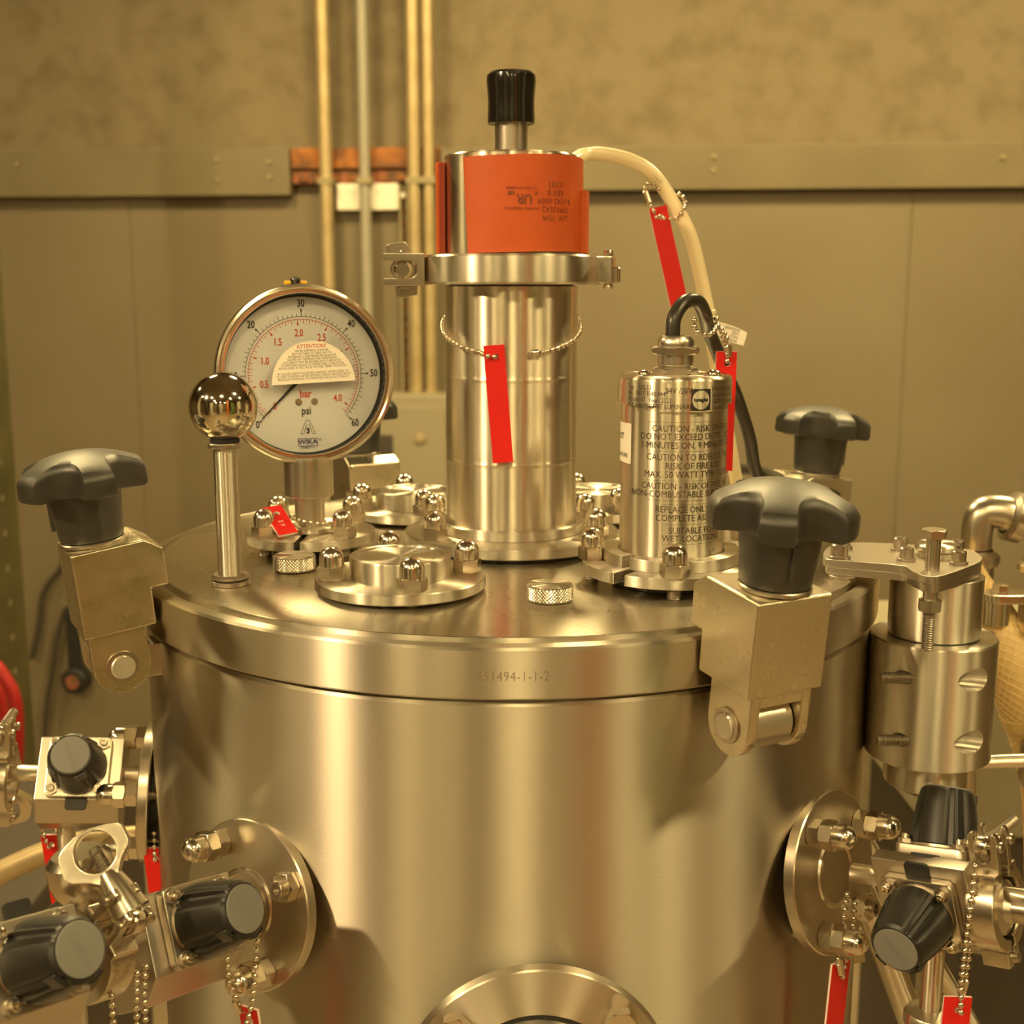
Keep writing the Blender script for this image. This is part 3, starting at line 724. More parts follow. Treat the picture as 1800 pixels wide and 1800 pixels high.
g = G(); wf = wrap(rw2, ca, .0954); n = 40; s_ = .0052; cx = .0055; vv = []
for i in range(n):
    a = 2*PI*i/n; k = s_/max(abs(math.cos(a)), abs(math.sin(a)))
    vv += [wf(cx+k*math.cos(a), k*math.sin(a)), wf(cx+.0047*math.cos(a), .0047*math.sin(a))]
g.add(vv, [(2*i, 2*((i+1) % n), 2*((i+1) % n)+1, 2*i+1) for i in range(n)])
put_text(g, 'lumiglas', .0027, x=cx, y=0, f=wf, sx=.9, bold=.00006)
build('square_logo', g, 'ink', lp)
stk = G(); strip(stk, -.012, .012, -.010, .010, wrap(rl+.00025, R(-84), .0725), 30)
sk = build('white_sticker', stk, 'paper', lp)
g = G(); put_text(g, 'HOT', .0046, y=.0030, f=wrap(rl+.0004, R(-84), .0725)); put_text(g, 'TEMPERATURE', .0030, y=-.0062, f=wrap(rl+.0004, R(-84), .0725), sx=.95)
build('sticker_text', g, 'ink', sk)

# cables
A = [(.0812,-.0935,.121),(.0812,-.0935,.127),(.0822,-.092,.1345),(.0880,-.086,.1415),(.0955,-.078,.1415),(.1010,-.067,.1350),(.1055,-.052,.1265),(.1125,-.040,.1145),(.1215,-.028,.0985),(.1280,-.020,.0870),(.1365,-.015,.0645),(.1425,-.008,.0440),(.158,.010,.032),(.168,.05,.031),(.160,.11,.028),(.150,.175,.014),(.150,.222,-.05),(.150,.245,-.30),(.17,.28,FLOOR+.01)]
tag(build('lamp_cable', tube(smooth_path(A), .0037, 16), 'rubber'), 'black cable looping out of the lamp gland and down behind it', 'cable')
Bc = [(.036,.020,.2195),(.040,.030,.2225),(.0449,.052,.2262),(.0569,.06,.2276),(.0741,.06,.2238),(.0881,.06,.2150),(.1020,.06,.1956),(.1115,.06,.1776),(.1190,.06,.1502),(.1235,.058,.1295),(.1255,.056,.1155),(.129,.055,.0979),(.135,.06,.07),(.15,.09,.02),(.18,.18,-.06),(.24,.28,-.3),(.27,.33,FLOOR+.01)]
cc = thing('heater_cable', 'cream coloured cable arching from the orange heater band to the right', 'cable')
build('sheath', tube(smooth_path(Bc), .0042, 16), 'cream', cc)
build('cable_tie', ring(.0040, .0052, -.0012, .0012, 20, m=T(.0905,.06,.2130) @ RY(52)), 'cream', cc)
build('cable_tie', ring(.0040, .0054, -.0014, .0014, 20, m=T(.1222,.0582,.1330) @ RY(-8)), 'cream', cc)
# small printed flag on the cables
t = thing('paper_flag', 'small white printed paper flag hung on the cables beside the lamp', 'label', T(.1205, .030, .1240) @ RZ(-8) @ RY(14))
vv = []; n = 8
for i in range(n+1):
    x = .021*i/n; z = .0018*math.sin(i/n*2.2); vv += [(x, z*.8, -.0048), (x, z*.8, .0052-.002*(i/n)**3), (x, z*.8+.0003, -.0048), (x, z*.8+.0003, .0052-.002*(i/n)**3)]
ff = []
for i in range(n):
    k = 4*i; l = k+4; ff += [(k, l, l+1, k+1), (k+2, k+3, l+3, l+2), (k+1, l+1, l+3, k+3), (k, k+2, l+2, l)]
ff += [(0, 1, 3, 2), (4*n, 4*n+2, 4*n+3, 4*n+1)]
fl = build('flag_paper', G().add(vv, ff), 'paper', t)
g = G()
for i, s in enumerate(('WARNING', 'NOT', 'USE', 'POWER')): put_text(g, s, .0026, x=.0165, y=-.0034+.0023*i, rot=180, f=lambda x, y: (x, -.0003+.00144*math.sin(x/.021*2.2), y), align='LEFT')
build('flag_text', g, 'greyink', t)

# ------------------------------------------------------------------ swing clamps
def star_head():
    """five-lobed grip: round scallops cut into a disc whose top is one shallow dome"""
    n = 160; v = []; f = []; rings = []
    RR, dc, rc = .0316, .0335, .0122
    def wall(a):
        d = (a % (2*PI/5)) - PI/5; q = dc*math.sin(d)
        if abs(q) >= rc: return RR
        r = dc*math.cos(d)-math.sqrt(rc*rc-q*q); k = .0032
        h = max(k-abs(RR-r), 0)/k
        return min(RR, r)-h*h*k*.25
    dome = lambda r: .0212-8.6*r*r
    W = [wall(2*PI*i/n) for i in range(n)]
    def ringz(fr, fz): rings.append([(fr(w), fz(w)) for w in W])
    ringz(lambda w: .0150, lambda w: .0016)
    ringz(lambda w: max(.0155, w-.0022), lambda w: .0008)
    ringz(lambda w: w-.0006, lambda w: .0016)
    ringz(lambda w: w, lambda w: .0034)
    ringz(lambda w: w-.0002, lambda w: dome(w)-.0034)
    ringz(lambda w: w-.0006, lambda w: dome(w)-.0017)
    ringz(lambda w: w-.0016, lambda w: dome(w)-.0005)
    ringz(lambda w: w-.0032, lambda w: dome(w-.0032))
    for k in (.80, .6, .4, .2): ringz(lambda w, k=k: (w-.0032)*k, lambda w, k=k: dome((w-.0032)*k))
    for R_ in rings: v += [(r*math.cos(2*PI*i/n), r*math.sin(2*PI*i/n), z) for i, (r, z) in enumerate(R_)]
    for k in range(len(rings)-1):
        for i in range(n):
            j = (i+1) % n; f.append((k*n+i, k*n+j, (k+1)*n+j, (k+1)*n+i))
    v.append((0,0,dome(0))); f += [((len(rings)-1)*n+i, (len(rings)-1)*n+(i+1) % n, len(v)-1) for i in range(n)]
    v.append((0,0,.0016)); f += [((i+1) % n, i, len(v)-1) for i in range(n)]
    return G().add(v, f)
def swing_clamp(az, lab):
    # local frame: x = radially outward, y = along the hinge pin, z = up the leaning arm
    a = R(az); rad = Vector((math.sin(a), -math.cos(a), 0)); up = Vector((0,0,1))
    tl = R(6); ex = rad*math.cos(tl)-up*math.sin(tl); ez = up*math.cos(tl)+rad*math.sin(tl); ey = ez.cross(ex)
    t = thing('swing_clamp', lab, 'clamp', frame(rad*.2275+up*-.0368, ex, ey, ez), 'swing clamps round the lid')
    P = [(.0160,.0180),(.0160,.0608),(-.0195,.0620),(-.0282,.0562),(-.0280,.0372),(-.0196,.0370),(-.0191,.0186)]
    body = prism(P, -.0200, .0200, m=RX(90)); body = bevelled(body, .0011, 3)
    build('clamp_body', body, 'cast', t)
    ck = [(.0140,.0182)] + [(.0140*math.cos(R(b)), .0137*math.sin(R(b))) for b in range(0, -181, -12)] + [(-.0140,.0182)]
    g = G()
    for s in (1, -1):
        q = prism(ck, .0112 if s > 0 else -.0165, .0165 if s > 0 else -.0112, m=RX(90)); g.join(bevelled(q, .0009, 2))
    box(-.0135, .0138, -.0116, .0116, .0122, .0182, .0006, g=g)
    build('yoke', g, 'cast', t)
    build('roller', cyl(.0120, -.0106, .0106, 40, .0010, m=RX(90)), 'satin', t)
    g = cyl(.0060, -.0190, .0190, 32, .0006, m=RX(90)); build('hinge_pin', g, 'turned', t)
    for s in (1, -1): build('retaining_ring', lathe([(.0060,.0166),(.0079,.0166),(.0081,.0170),(.0079,.0176),(.0060,.0177)], 32, RX(90*s)), 'bolt', t)
    build('spindle', cyl(.0070, .055, .0650, 24, m=T(.0015,0,0)), 'thread', t)
    build('washer', cyl(.0158, .0612, .0634, 40, .0005, m=T(.0015,0,0)), 'satin', t)
    hub = lathe([(0,.0636),(.0146,.0636),(.0155,.0648),(.0160,.070),(.0176,.0862),(.0186,.0885),(0,.0885)], 40)
    box(-.0185, -.0160, -.0012, .0012, .069, .0845, .0006, g=hub, m=RZ(160))
    kn = build('knob', star_head(), 'plastic', t, T(.0015,0,.0866) @ RZ(-90+swing_clamp.rot))
    build('knob_hub', hub, 'plastic', t, T(.0015,0,0))
    return t
swing_clamp.rot = 46; swing_clamp(28.3, 'swing clamp with black star knob in front of the lamp, nearest on the rim')
swing_clamp.rot = 42; swing_clamp(-61.7, 'swing clamp with black star knob at the left of the lid beside the ball post')
swing_clamp.rot = 60; swing_clamp(118.3, 'swing clamp with black star knob at the far right behind the hinge arm')
swing_clamp.rot = 5; swing_clamp(208.3, 'swing clamp at the back of the lid with its knob hidden behind the gauge')

# ------------------------------------------------------------------ lid hinge on the right
HX, HY = .2235, -.0850
h = thing('lid_hinge', 'heavy cylindrical steel lid hinge with a flat arm at the right of the vessel', 'hinge', T(HX, HY, 0))
# big block with counterbored holes and set-screw slots (real recesses)
build('lower_block', lathe([(0,-.0965),(.0317,-.0965),(.0325,-.0957),(.0325,-.0320),(.0317,-.0312),(.0,-.0312)], 96), 'turned', h)
blk = bpy.data.objects[[o.name for o in bpy.data.objects if o.name.startswith('lower_block')][-1]]
def cut(obj, g):
    me = bpy.data.meshes.new('cutter'); me.from_pydata(g.v, [], g.f); me.update()
    co = bpy.data.objects.new('cutter', me); COL.objects.link(co); co.matrix_world = T(HX, HY, 0)
    md = obj.modifiers.new('cut', 'BOOLEAN'); md.object = co; md.operation = 'DIFFERENCE'; md.solver = 'EXACT'
    bpy.context.view_layer.update()
    dg = bpy.context.evaluated_depsgraph_get(); nm = bpy.data.meshes.new_from_object(obj.evaluated_get(dg))
    obj.modifiers.clear(); obj.data = nm; nm.shade_smooth(); nm.set_sharp_from_angle(angle=R(30))
    bpy.data.objects.remove(co); bpy.data.meshes.remove(me)
import_dir = Vector((.86, -.10, 0)).normalized()
for z in (-.047, -.080):
    a = Vector((.0035, -.0262, z)); d = Vector((.93, -.36, .0)).normalized()
    cut(blk, tube([a - d*.004, a + d*.05], .0062, 28))
for z in (-.0475, -.081):
    cut(blk, tube([Vector((-.045, -.0235, z)), Vector((-.0155, -.0235, z))], .0036, 20))
    build('set_screw', thread(.0030, 0, .020, .0012, m=T(-.0345, -.0245, z) @ RY(90)), 'thread', h)
me = blk.data; nl = [None]*len(me.loops)
for p in me.polygons:
    side = abs(p.normal.z) < .2 and all(abs(math.hypot(*me.vertices[k].co[:2])-.0325) < .0004 for k in p.vertices)
    for li in p.loop_indices:
        c_ = me.vertices[me.loops[li].vertex_index].co
        nl[li] = Vector((c_.x, c_.y, 0)).normalized() if side else p.normal.copy()
me.normals_split_custom_set(nl)
build('upper_barrel', lathe([(0,-.0308),(.0228,-.0308),(.0236,-.0300),(.0236,.0012),(0,.0012)], 80), 'turned', h)
build('shadow_gap', cyl(.0232, -.0312, -.0306, 48, .0001), 'gap', h)
build('bottom_barrel', lathe([(0,-.1130),(.0208,-.1130),(.0216,-.1122),(.0216,-.0965),(0,-.0965)], 64), 'turned', h)
build('bottom_ring', lathe([(0,-.1190),(.0098,-.1190),(.0118,-.1180),(.0118,-.1150),(.0108,-.1145),(.0118,-.1140),(.0118,-.1130),(0,-.1130)], 40), 'bolt', h)
arm = [(.1662,-.0728),(.1636,-.0854),(.1660,-.0880),(.2010,-.1010),(.2004,-.1121),(.2020,-.1240),(.2075,-.1275),(.2150,-.1225),(.2402,-.0967),(.2475,-.0840),(.2495,-.0659),(.2450,-.0585),(.2109,-.0461),(.1939,-.0429),(.1795,-.0470),(.1720,-.0581)]
armP = [(x-HX, y-HY) for x, y in arm]
# round the outline
def chaikin(p, k=2):
    for _ in range(k):
        q = []
        for a, b in zip(p, p[1:]+p[:1]): q += [(a[0]*.8+b[0]*.2, a[1]*.8+b[1]*.2), (a[0]*.2+b[0]*.8, a[1]*.2+b[1]*.8)]
        p = q
    return p
build('arm_plate', prism(chaikin(armP), .0054, .0096, b=.0004), 'milled', h)
build('lower_arm_plate', prism(chaikin([(x*.98+.0004, y*.98) for x, y in armP]), .0012, .0053, b=.0004), 'milled', h)
build('arm_spacer', cyl(.0075, 0, .0012, 24, .0002, m=T(.1740-HX, -.0860-HY, 0)), 'satin', h)
build('centre_cap', lathe([(.0098,.0096),(.0098,.0118),(.0090,.0122),(.0112,.0127),(.0116,.0132),(.0116,.0152),(.0108,.0160),(0,.0164)], 48, T(.0020,.0075,0)), 'turned', h)
for x, y in ((.2053,-.0897),(.2100,-.0640),(.2295,-.0979),(.2375,-.0725)): socket_screw(h, T(x-HX, y-HY, .0100), .0037, .0065)
for x, y in ((.1722,-.0840),(.1800,-.0590)): socket_screw(h, T(x-HX, y-HY, .0100), .0045, .0072)
bx, by = -.0128, -.0283
build('jack_bolt', hexa(.0112, .0262, .0306, m=T(bx,by,0), g=cyl(.0036, -.0080, .0265, 20, m=T(bx,by,0))), 'satin', h)
build('jack_thread', thread(.0030, -.0315, -.0080, .0012, m=T(bx,by,0)), 'thread', h)
build('jack_nut', hexa(.0104, -.0112, -.0052, m=T(bx,by,0), a0=.3), 'satin', h)

# ------------------------------------------------------------------ side ports, valves, small clamps
def port_frame(az, el, r, z, sgn):
    a, e = R(az), R(el)
    n = Vector((math.sin(a)*math.cos(e), -math.cos(a)*math.cos(e), math.sin(e)))
    e1 = Vector((math.cos(a), math.sin(a), 0)); e2 = n.cross(e1)
    if e2.z < 0: e2 = -e2
    return Vector((r*math.sin(a), -r*math.cos(a), z)), n, e1*sgn, e2
def side_flange(az, el, r, z, sgn, lab, angs, plain=()):
    C, n, e1, e2 = port_frame(az, el, r, z, sgn)
    t = thing('side_flange', lab, 'flange', frame(C, e1, n.cross(e1), n), 'flanges on the vessel wall')
    build('nozzle', cyl(.027, -.030, -.0058, 40), 'gap', t)
    build('flange_plate', lathe([(0,-.006),(.0394,-.006),(.0400,-.0054),(.0400,-.0006),(.0394,0),(.0175,0),(.0168,.0010),(.0150,.0012),(.0142,.0002),(0,.0002)], 96), 'plate', t)
    for a in angs:
        x, y = .0315*math.cos(R(a)), .0315*math.sin(R(a))
        build('nut', hexa(.0122, .0002, .0068), 'nut', t, T(x, y, 0) @ RZ(20))
        acorn(t, T(x, y, .0068) @ RZ(5))
        build('stud', thread(.0034, -.016, -.005, .0012, m=T(x, y, 0)), 'thread', t)
    for a in plain:
        x, y = .0315*math.cos(R(a)), .0315*math.sin(R(a))
        build('nut', hexa(.0122, .0002, .0062), 'nut', t, T(x, y, 0) @ RZ(10))
        build('hollow_stud', lathe([(0,-.016),(.0040,-.016),(.0040,.0090),(.0036,.0094),(.0025,.0094),(.0023,.0070),(0,.0070)], 20), 'bolt', t, T(x, y, 0))
    return C, n, e1, e2
def valve(t_frame, lab, L=.048, Hh=.034, D=.030, knob2=False, tab=1, tube_down=True, shift=(0,0)):
    t = thing('diaphragm_valve', lab, 'valve', t_frame, 'diaphragm valves on the vessel wall')
    # local: x along the pipe, y = knob direction, z = third axis (up when the knob is level)
    hz = Hh/2
    c_ = .011                                                   # sloped lower front edge
    P = [(-D/2,-hz-c_),(D/2-c_,-hz-c_),(D/2,-hz),(D/2,hz)] + ([(D/2-.008,hz),(-D/2-.014,hz-.026),(-D/2-.014,-hz-c_)] if knob2 else [(-D/2,hz)])
    g = prism(P, -L/2, L/2, m=Matrix(((0,0,1,0),(1,0,0,0),(0,1,0,0),(0,0,0,1))), b=.0008)
    build('block', g, 'milled', t)
    def bonnet(m):
        build('bonnet_plate', prism(rrect(-.0172,.0172,-.0172,.0172,.0036), 0, .0050, m=m, b=.0009), 'satin', t)
        build('diaphragm', prism(rrect(-.0163,.0163,-.0163,.0163,.0034), -.0010, 0, m=m), 'gap', t)
        if tab: build('diaphragm_tab', prism(rrect(-.0058,.0058,.0100,.0236,.0018), -.0008, .0010, m=m @ RZ(0 if tab > 0 else 180), b=.0003), 'black', t)
        for x in (-1, 1):
            for y in (-1, 1):
                mm = m @ T(.0130*x, .0130*y, .0050)
                build('bonnet_nut', hexa(.0062, 0, .0022, m=RZ(30*x)), 'bolt', t, mm)
                build('bonnet_screw', lathe([(.0021,.002),(.0021,.0042),(.0017,.0046),(.0011,.0046),(.0010,.0030),(0,.0030)], 14), 'nut', t, mm)
        build('bonnet_collar', lathe([(.0150,.0046),(.0150,.0062),(.0135,.0066)], 40), 'satin', t, m)
        n = 96; prof = [(.0148,.0062,0),(.0157,.0068,1),(.0155,.0120,1),(.0133,.0270,1),(.0121,.0318,.6),(.0108,.0330,0),(.0102,.0331,0)]
        v = []; f = []
        for r, z, k in prof:
            for i in range(n):
                a = 2*PI*i/n; p_ = (a*4/(2*PI)) % 1.0; d = abs(p_-.5)
                cutd = .0017*k if d < .05 else 0; facet = .0012*k*max(0, 1-abs(d-.16)/.07)
                rr = r-cutd-facet; v.append((rr*math.cos(a), rr*math.sin(a), z))
        for q in range(len(prof)-1):
            for i in range(n):
                j = (i+1) % n; f.append((q*n+i, q*n+j, (q+1)*n+j, (q+1)*n+i))
        f.append(tuple((len(prof)-1)*n+i for i in range(n)))
        kb = build('knob', G().add(v, f), 'grip', t, m, ang=28)
        for q in (1.25, 2.6): build('knob_lug', box(.0112, .0134, -.0032, .0032, .0250, .0318, .0006, m=RZ(math.degrees(q)+150)), 'grip', kb)
        cp = build('knob_cap', lathe([(.0101,.0326),(.0101,.0335),(.0096,.0338),(0,.0338)], 48), 'cap', kb)
        g = G(); put_text(g, 'robolux', .0044, rot=-62, z=.03395); build('cap_lettering', g, 'cap', kb)
    m1 = Matrix(((1,0,0,shift[0]),(0,0,1,D/2),(0,1,0,shift[1]),(0,0,0,1))) @ Matrix.Scale(-1, 4, (1,0,0))
    bonnet(m1)
    if knob2: bonnet(T(shift[0], -.0110, hz-.0130) @ RX(35))
    build('inlet_pipe', cyl(.0047, -L/2-.020, -L/2, 24, m=RY(90)), 'polish', t)
    build('outlet_pipe', cyl(.0047, L/2, L/2+.020, 24, m=RY(90)), 'polish', t)
    return t
def vframe(C, n, e1, e2, tt, al):
    k = (e1*math.cos(R(al))+e2*math.sin(R(al))).normalized(); return frame(C+n*tt, n, k, n.cross(k))
def drop_tube(p, l, lab, ferrule=True):
    t = thing('drain_tube', lab, 'tube', T(p[0], p[1], p[2]))
    build('tube', cyl(.0052, -l, 0, 24), 'polish', t)
    if ferrule:
        build('ferrule', lathe([(.0050,-l+.012),(.0110,-l+.010),(.0122,-l+.008),(.0122,-l+.004),(.0112,-l+.003),(.0090,-l),(0,-l)], 32), 'satin', t)
    return t
def small_clamp(fr, lab, eye=True, rot=0, back=1):
    """two-bolt pipe clamp; local x = pipe axis, fork standing along +z"""
    t = thing('pipe_clamp', lab, 'clamp', fr @ RX(rot), 'small pipe clamps')
    X = RY(90)
    def half(a0, a1):
        n = 28; P = [(.0195*math.cos(R(a0+(a1-a0)*i/n)), .0195*math.sin(R(a0+(a1-a0)*i/n))) for i in range(n+1)]
        P += [(.0135*math.cos(R(a1-(a1-a0)*i/n)), .0135*math.sin(R(a1-(a1-a0)*i/n))) for i in range(n+1)]
        return prism(P, -.0066, .0066, b=.001, m=Matrix(((0,0,1,0),(1,0,0,0),(0,1,0,0),(0,0,0,1))))
    build('half_ring', half(-83, 76), 'castpol', t); build('half_ring', half(104, 263), 'castpol', t)
    for s in (-1, 1):
        U = [(-.0066,.0150),(.0066,.0150),(.0066,.0345),(.0052,.0362),(.0036,.0355)] + [(.0032*math.cos(R(b)), .0255+.0034*math.sin(R(b))) for b in range(0, -181, -20)] + [(-.0036,.0355),(-.0052,.0362),(-.0066,.0345)]
        build('fork', prism(U, .0040, .0078, b=.0008, m=Matrix(((1,0,0,0),(0,0,s,0),(0,1,0,0),(0,0,0,1)))), 'castpol', t)
        build('fork_base', box(-.0066, .0066, .0035 if s > 0 else -.0125, .0125 if s > 0 else -.0035, .0140, .0185, .0012), 'castpol', t)
        build('cross_pin', lathe([(0,-.0092),(.0022,-.0088),(.0026,-.0078),(.0016,-.007),(.0016,.007),(.0026,.0078),(.0022,.0088),(0,.0092)], 14, T(0, .0062*s, .0300) @ RY(90)), 'bolt', t)
        build('hinge_lug', box(-.0064, .0064, .0005 if s > 0 else -.0065, .0065 if s > 0 else -.0005, -.0265, -.0180, .0012), 'castpol', t)
    build('hinge_pin', lathe([(0,-.0088),(.0024,-.0082),(.0024,.0082),(0,.0088)], 16, T(0, 0, -.0225) @ RY(90)), 'bolt', t)
    build('swing_bolt', thread(.0027, -.007, .030, .0011, m=T(0, 0, .0300) @ RX(90*back)), 'thread', t)
    build('bolt_eye', lathe([(0,-.0028),(.0042,-.0028),(.0048,-.0018),(.0048,.0018),(.0042,.0028),(0,.0028)], 20, T(0, .0062*back, .0300) @ RY(90)), 'nut', t)
    return t
def eye_nut(fr, lab, thr=True):
    """cast eye nut: a five-cornered ring on a round stem; local z = stem axis, face along -y"""
    t = thing('eye_nut', lab, 'nut', fr, 'eye nuts of the pipe clamps')
    out = [(-.0046,.0160),(-.0075,.0192),(-.0132,.0228),(-.0150,.0262),(-.0138,.0330),(-.0126,.0352),(-.0100,.0368),(-.0040,.0386),(.0030,.0386),(.0100,.0362),(.0136,.0342),(.0146,.0325),(.0138,.0258),(.0126,.0238),(.0085,.0212),(.0052,.0178),(.0046,.0160)]
    g = prism(out, -.0036, .0036, [circle(.0004, .0288, .0084, 36)], m=Matrix(((1,0,0,0),(0,0,-1,0),(0,1,0,0),(0,0,0,1))))
    build('eye', bevelled(g, .0009, 2, 50), 'castpol', t)
    build('stem', lathe([(0,0),(.0080,0),(.0084,.0006),(.0072,.0080),(.0058,.0150),(.0044,.0195),(0,.0195)], 28), 'castpol', t)
    if thr: build('bolt_end', thread(.0030, .019, .0285, .0012), 'thread', t)
    build('casting_mark', cyl(.0016, .0046, .0052, 14, .0002, m=T(0,.0009,.0182) @ RX(90)), 'castpol', t)
    return t

# left front port
C, n, e1, e2 = side_flange(-35, 10, .2165, -.1360, 1, 'round bolted flange on the left front of the vessel wall', (127, 188, 303), (32,))
valve(vframe(C, n, e1, e2, .0440, 26), 'block valve with black grey-capped knob right beside the left front flange', L=.050, tab=0)
fr = frame(C+n*.0850, n, e1, e2)
small_clamp(fr, 'open pipe clamp between the two left front valves', rot=-38)
fn = Vector((.13,-.87,.43)).normalized(); ez = Vector((-.53,.151,.836)); ez = (ez-fn*ez.dot(fn)).normalized()
eye_nut(frame((-.1545,-.2490,-.1020), (-fn).cross(ez), -fn, ez), 'large cast eye nut standing on the left front pipe clamp')
valve(vframe(C+Vector((.004,0,.006)), n, e1, e2, .1300, 26), 'second block valve with black grey-capped knob in the bottom left corner', L=.050)
# right port
C, n, e1, e2 = side_flange(48, 10, .2165, -.1360, -1, 'round bolted flange on the right front of the vessel wall', (55, 210, 305), (128,))
k = (e1*math.cos(R(-11))+e2*math.sin(R(-11))).normalized()
valve(frame(C+n*.0520+Vector((0,0,.001)), -n, k, (-n).cross(k)), 'block valve with two black knobs beside the right front flange', L=.045, Hh=.040, knob2=True, shift=(0,-.003))
fr = frame(C+n*.0800+Vector((0,0,-.0045)), n, e1, n.cross(e1)) @ RX(180)
small_clamp(fr, 'pipe clamp with a forked bolt end on the right edge', rot=0, back=-1)
t = thing('outlet_tube', 'polished steel tube leaving the right pipe clamp', 'tube', frame(C+n*.0800+Vector((0,0,-.0045)), e1, n.cross(e1), n))
build('tube', cyl(.0062, .006, .12, 28), 'polish', t)
build('ferrule', lathe([(.0120,-.002),(.0122,.0045),(.0075,.0062),(.0062,.009)], 32), 'satin', t)
P_ = C+n*.056; drop_tube((.2030, -.170, -.162), .044, 'short vertical drain tube under the right front valve')
# left rear port
C, n, e1, e2 = side_flange(-82, 4, .2150, -.1420, 1, 'bolted flange seen edge on at the left side of the vessel', (20, 110, 200, 290))
valve(vframe(C+Vector((0,0,.011)), n, e1, e2, .0340, 34), 'block valve with black knob beside the edge-on left flange', L=.046, Hh=.036, tab=-1)
P_ = C+n*.046; drop_tube((P_.x, P_.y, P_.z-.020), .20, 'long vertical drain tube under the left rear valve', False)
fr = frame(C+n*.0800+Vector((0,0,.007)), n, e1, e2)
small_clamp(fr, 'pipe clamp at the left edge next to the left rear valve', rot=0)
eye_nut(fr @ T(.001,-.016,.004) @ RX(175), 'cast eye nut hanging on the left edge pipe clamp')

# sight port at the bottom front
t = thing('front_sight_port', 'large round bolted port cut by the bottom edge of the picture', 'port', frame((.0115, -.2105, -.2090), (math.cos(R(3.5)), math.sin(R(3.5)), 0), (0,0,1), (math.sin(R(3.5)), -math.cos(R(3.5)), 0)))
build('nozzle', cyl(.050, -.03, .0005, 48), 'gap', t)
build('flange_plate', lathe([(.0400,.0),(.0618,.0),(.0625,.0006),(.0625,.0058),(.0618,.0064),(.0412,.0064),(.0405,.0058),(.0400,.0)], 96), 'turned', t)
build('seal', ring(.0375, .0400, .0, .0050, 64), 'gap', t)
build('sight_tube', lathe([(.0330,.002),(.0330,.0090),(.0338,.0098),(.0370,.0098),(.0376,.0090),(.0376,.0)], 64), 'turned', t)
build('glass', lathe([(.0330,.003),(.0330,.004),(0,.004)], 48), 'glass', t)
build('dark_bore', cyl(.0330, -.02, .001, 48), 'gap', t)
for i in range(4):
    a = R(45+90*i)
    build('hex_nut', hexa(.0130, .0064, .0125), 'nut', t, T(.0520*math.cos(a), .0520*math.sin(a), 0) @ RZ(12*i))

# ------------------------------------------------------------------ red tags on ball chains
def bead_chain(pts, r=.0015, gap=.0038):
    P = smooth_path(pts, 10); d = [0]
    for a, b in zip(P, P[1:]): d.append(d[-1]+(b-a).length)
    g = G(); s = 0; i = 0; last = None
    while s <= d[-1]:
        while i < len(P)-2 and d[i+1] < s: i += 1
        u = (s-d[i])/max(1e-9, d[i+1]-d[i]); p = P[i].lerp(P[i+1], min(1, u))
        ball(r, tuple(p), 10, 6, g)
        if last is not None: tube([last, p], .00035, 5, g, caps=False)
        last = p; s += gap
    return g
def red_tag(m, lab, chain, W=.0112, L_=.064, conn=None, letters=None, d=(0,0,0)):
    d = Vector(d); m = Matrix.Translation(d) @ m; chain = [[Vector(p)+d for p in c_] for c_ in chain]; conn = conn and [Vector(p)+d for p in conn]
    t = thing('red_tag', lab, 'tag', m, 'red plastic tags on ball chains')
    # local: x across, z along (top at 0, hanging to -L), face toward -y
    Mx = Matrix(((1,0,0,0),(0,0,-1,0),(0,1,0,0),(0,0,0,1)))
    out = [(-W/2,0),(-W/2,-L_),(W/2,-L_),(W/2,0)]; hole = circle(.0006, -.0062, .0017, 18)
    build('white_core', prism(out, -.0006, .0006, [hole], m=Mx), 'white', t)
    build('red_face', prism(out, .0006, .0008, [hole], m=Mx), 'red', t)
    build('red_face', prism(out, -.0008, -.0006, [hole], m=Mx), 'red', t)
    if letters:
        g = G()
        for i, s in enumerate(letters): put_text(g, s, .0022, x=0, y=-.0135-.0026*i, f=lambda x, y: (x, -.00095, y))
        build('tag_text', g, 'white', t)
    inv = m.inverted()
    for c_ in chain: build('bead_chain', bead_chain([inv @ Vector(p) for p in c_]), 'nut', t, kind='stuff')
    if conn:
        a, b = (inv @ Vector(p) for p in conn)
        d = (b-a).normalized(); build('chain_clip', tube([a, a+d*.0006, b-d*.0006, b], .0019, 12, rf=lambda u: .0019 if .1 < u < .9 else .0013), 'nut', t)
    return t
# 1 round the column
def tube_ring(a0, a1, n, r=.0395):
    o = []
    for i in range(n+1):
        a = R(a0+(a1-a0)*i/n); k = math.cos(a/2)**2
        o.append((.0012+r*math.sin(a)*1.0, -r*math.cos(a), .1272-.0150*math.cos(a)))
    return o
m = T(-.0085, -.0425, .1180) @ RY(-4.5)
red_tag(m, 'red tag hanging on the front of the tall column', [[(-.0080,-.0440,.1118),(-.0100,-.0448,.1120),(-.0128,-.0436,.1124)]+tube_ring(-26, -178, 20), tube_ring(178, 16, 20)], conn=[(.0116,-.0396,.1136),(.0158,-.0383,.1140)])
# 2 on the cream cable
m = T(.0902, .058, .1965) @ RY(-14) @ RZ(6)
red_tag(m, 'red tag hanging from the cream heater cable', [[(.0895,.0575,.1905),(.0873,.0565,.1950),(.0855,.057,.1975)], [(.0822,.058,.2070),(.0835,.0575,.2095),(.0870,.056,.2098),(.091,.056,.206)], [(.0990,.0655,.2030),(.1040,.0590,.2040),(.1065,.0560,.2000),(.1060,.0545,.1955),(.1020,.056,.1900),(.0960,.058,.1895),(.0905,.0595,.1910)]], conn=[(.0850,.0572,.1985),(.0822,.0578,.2060)], L_=.0600)
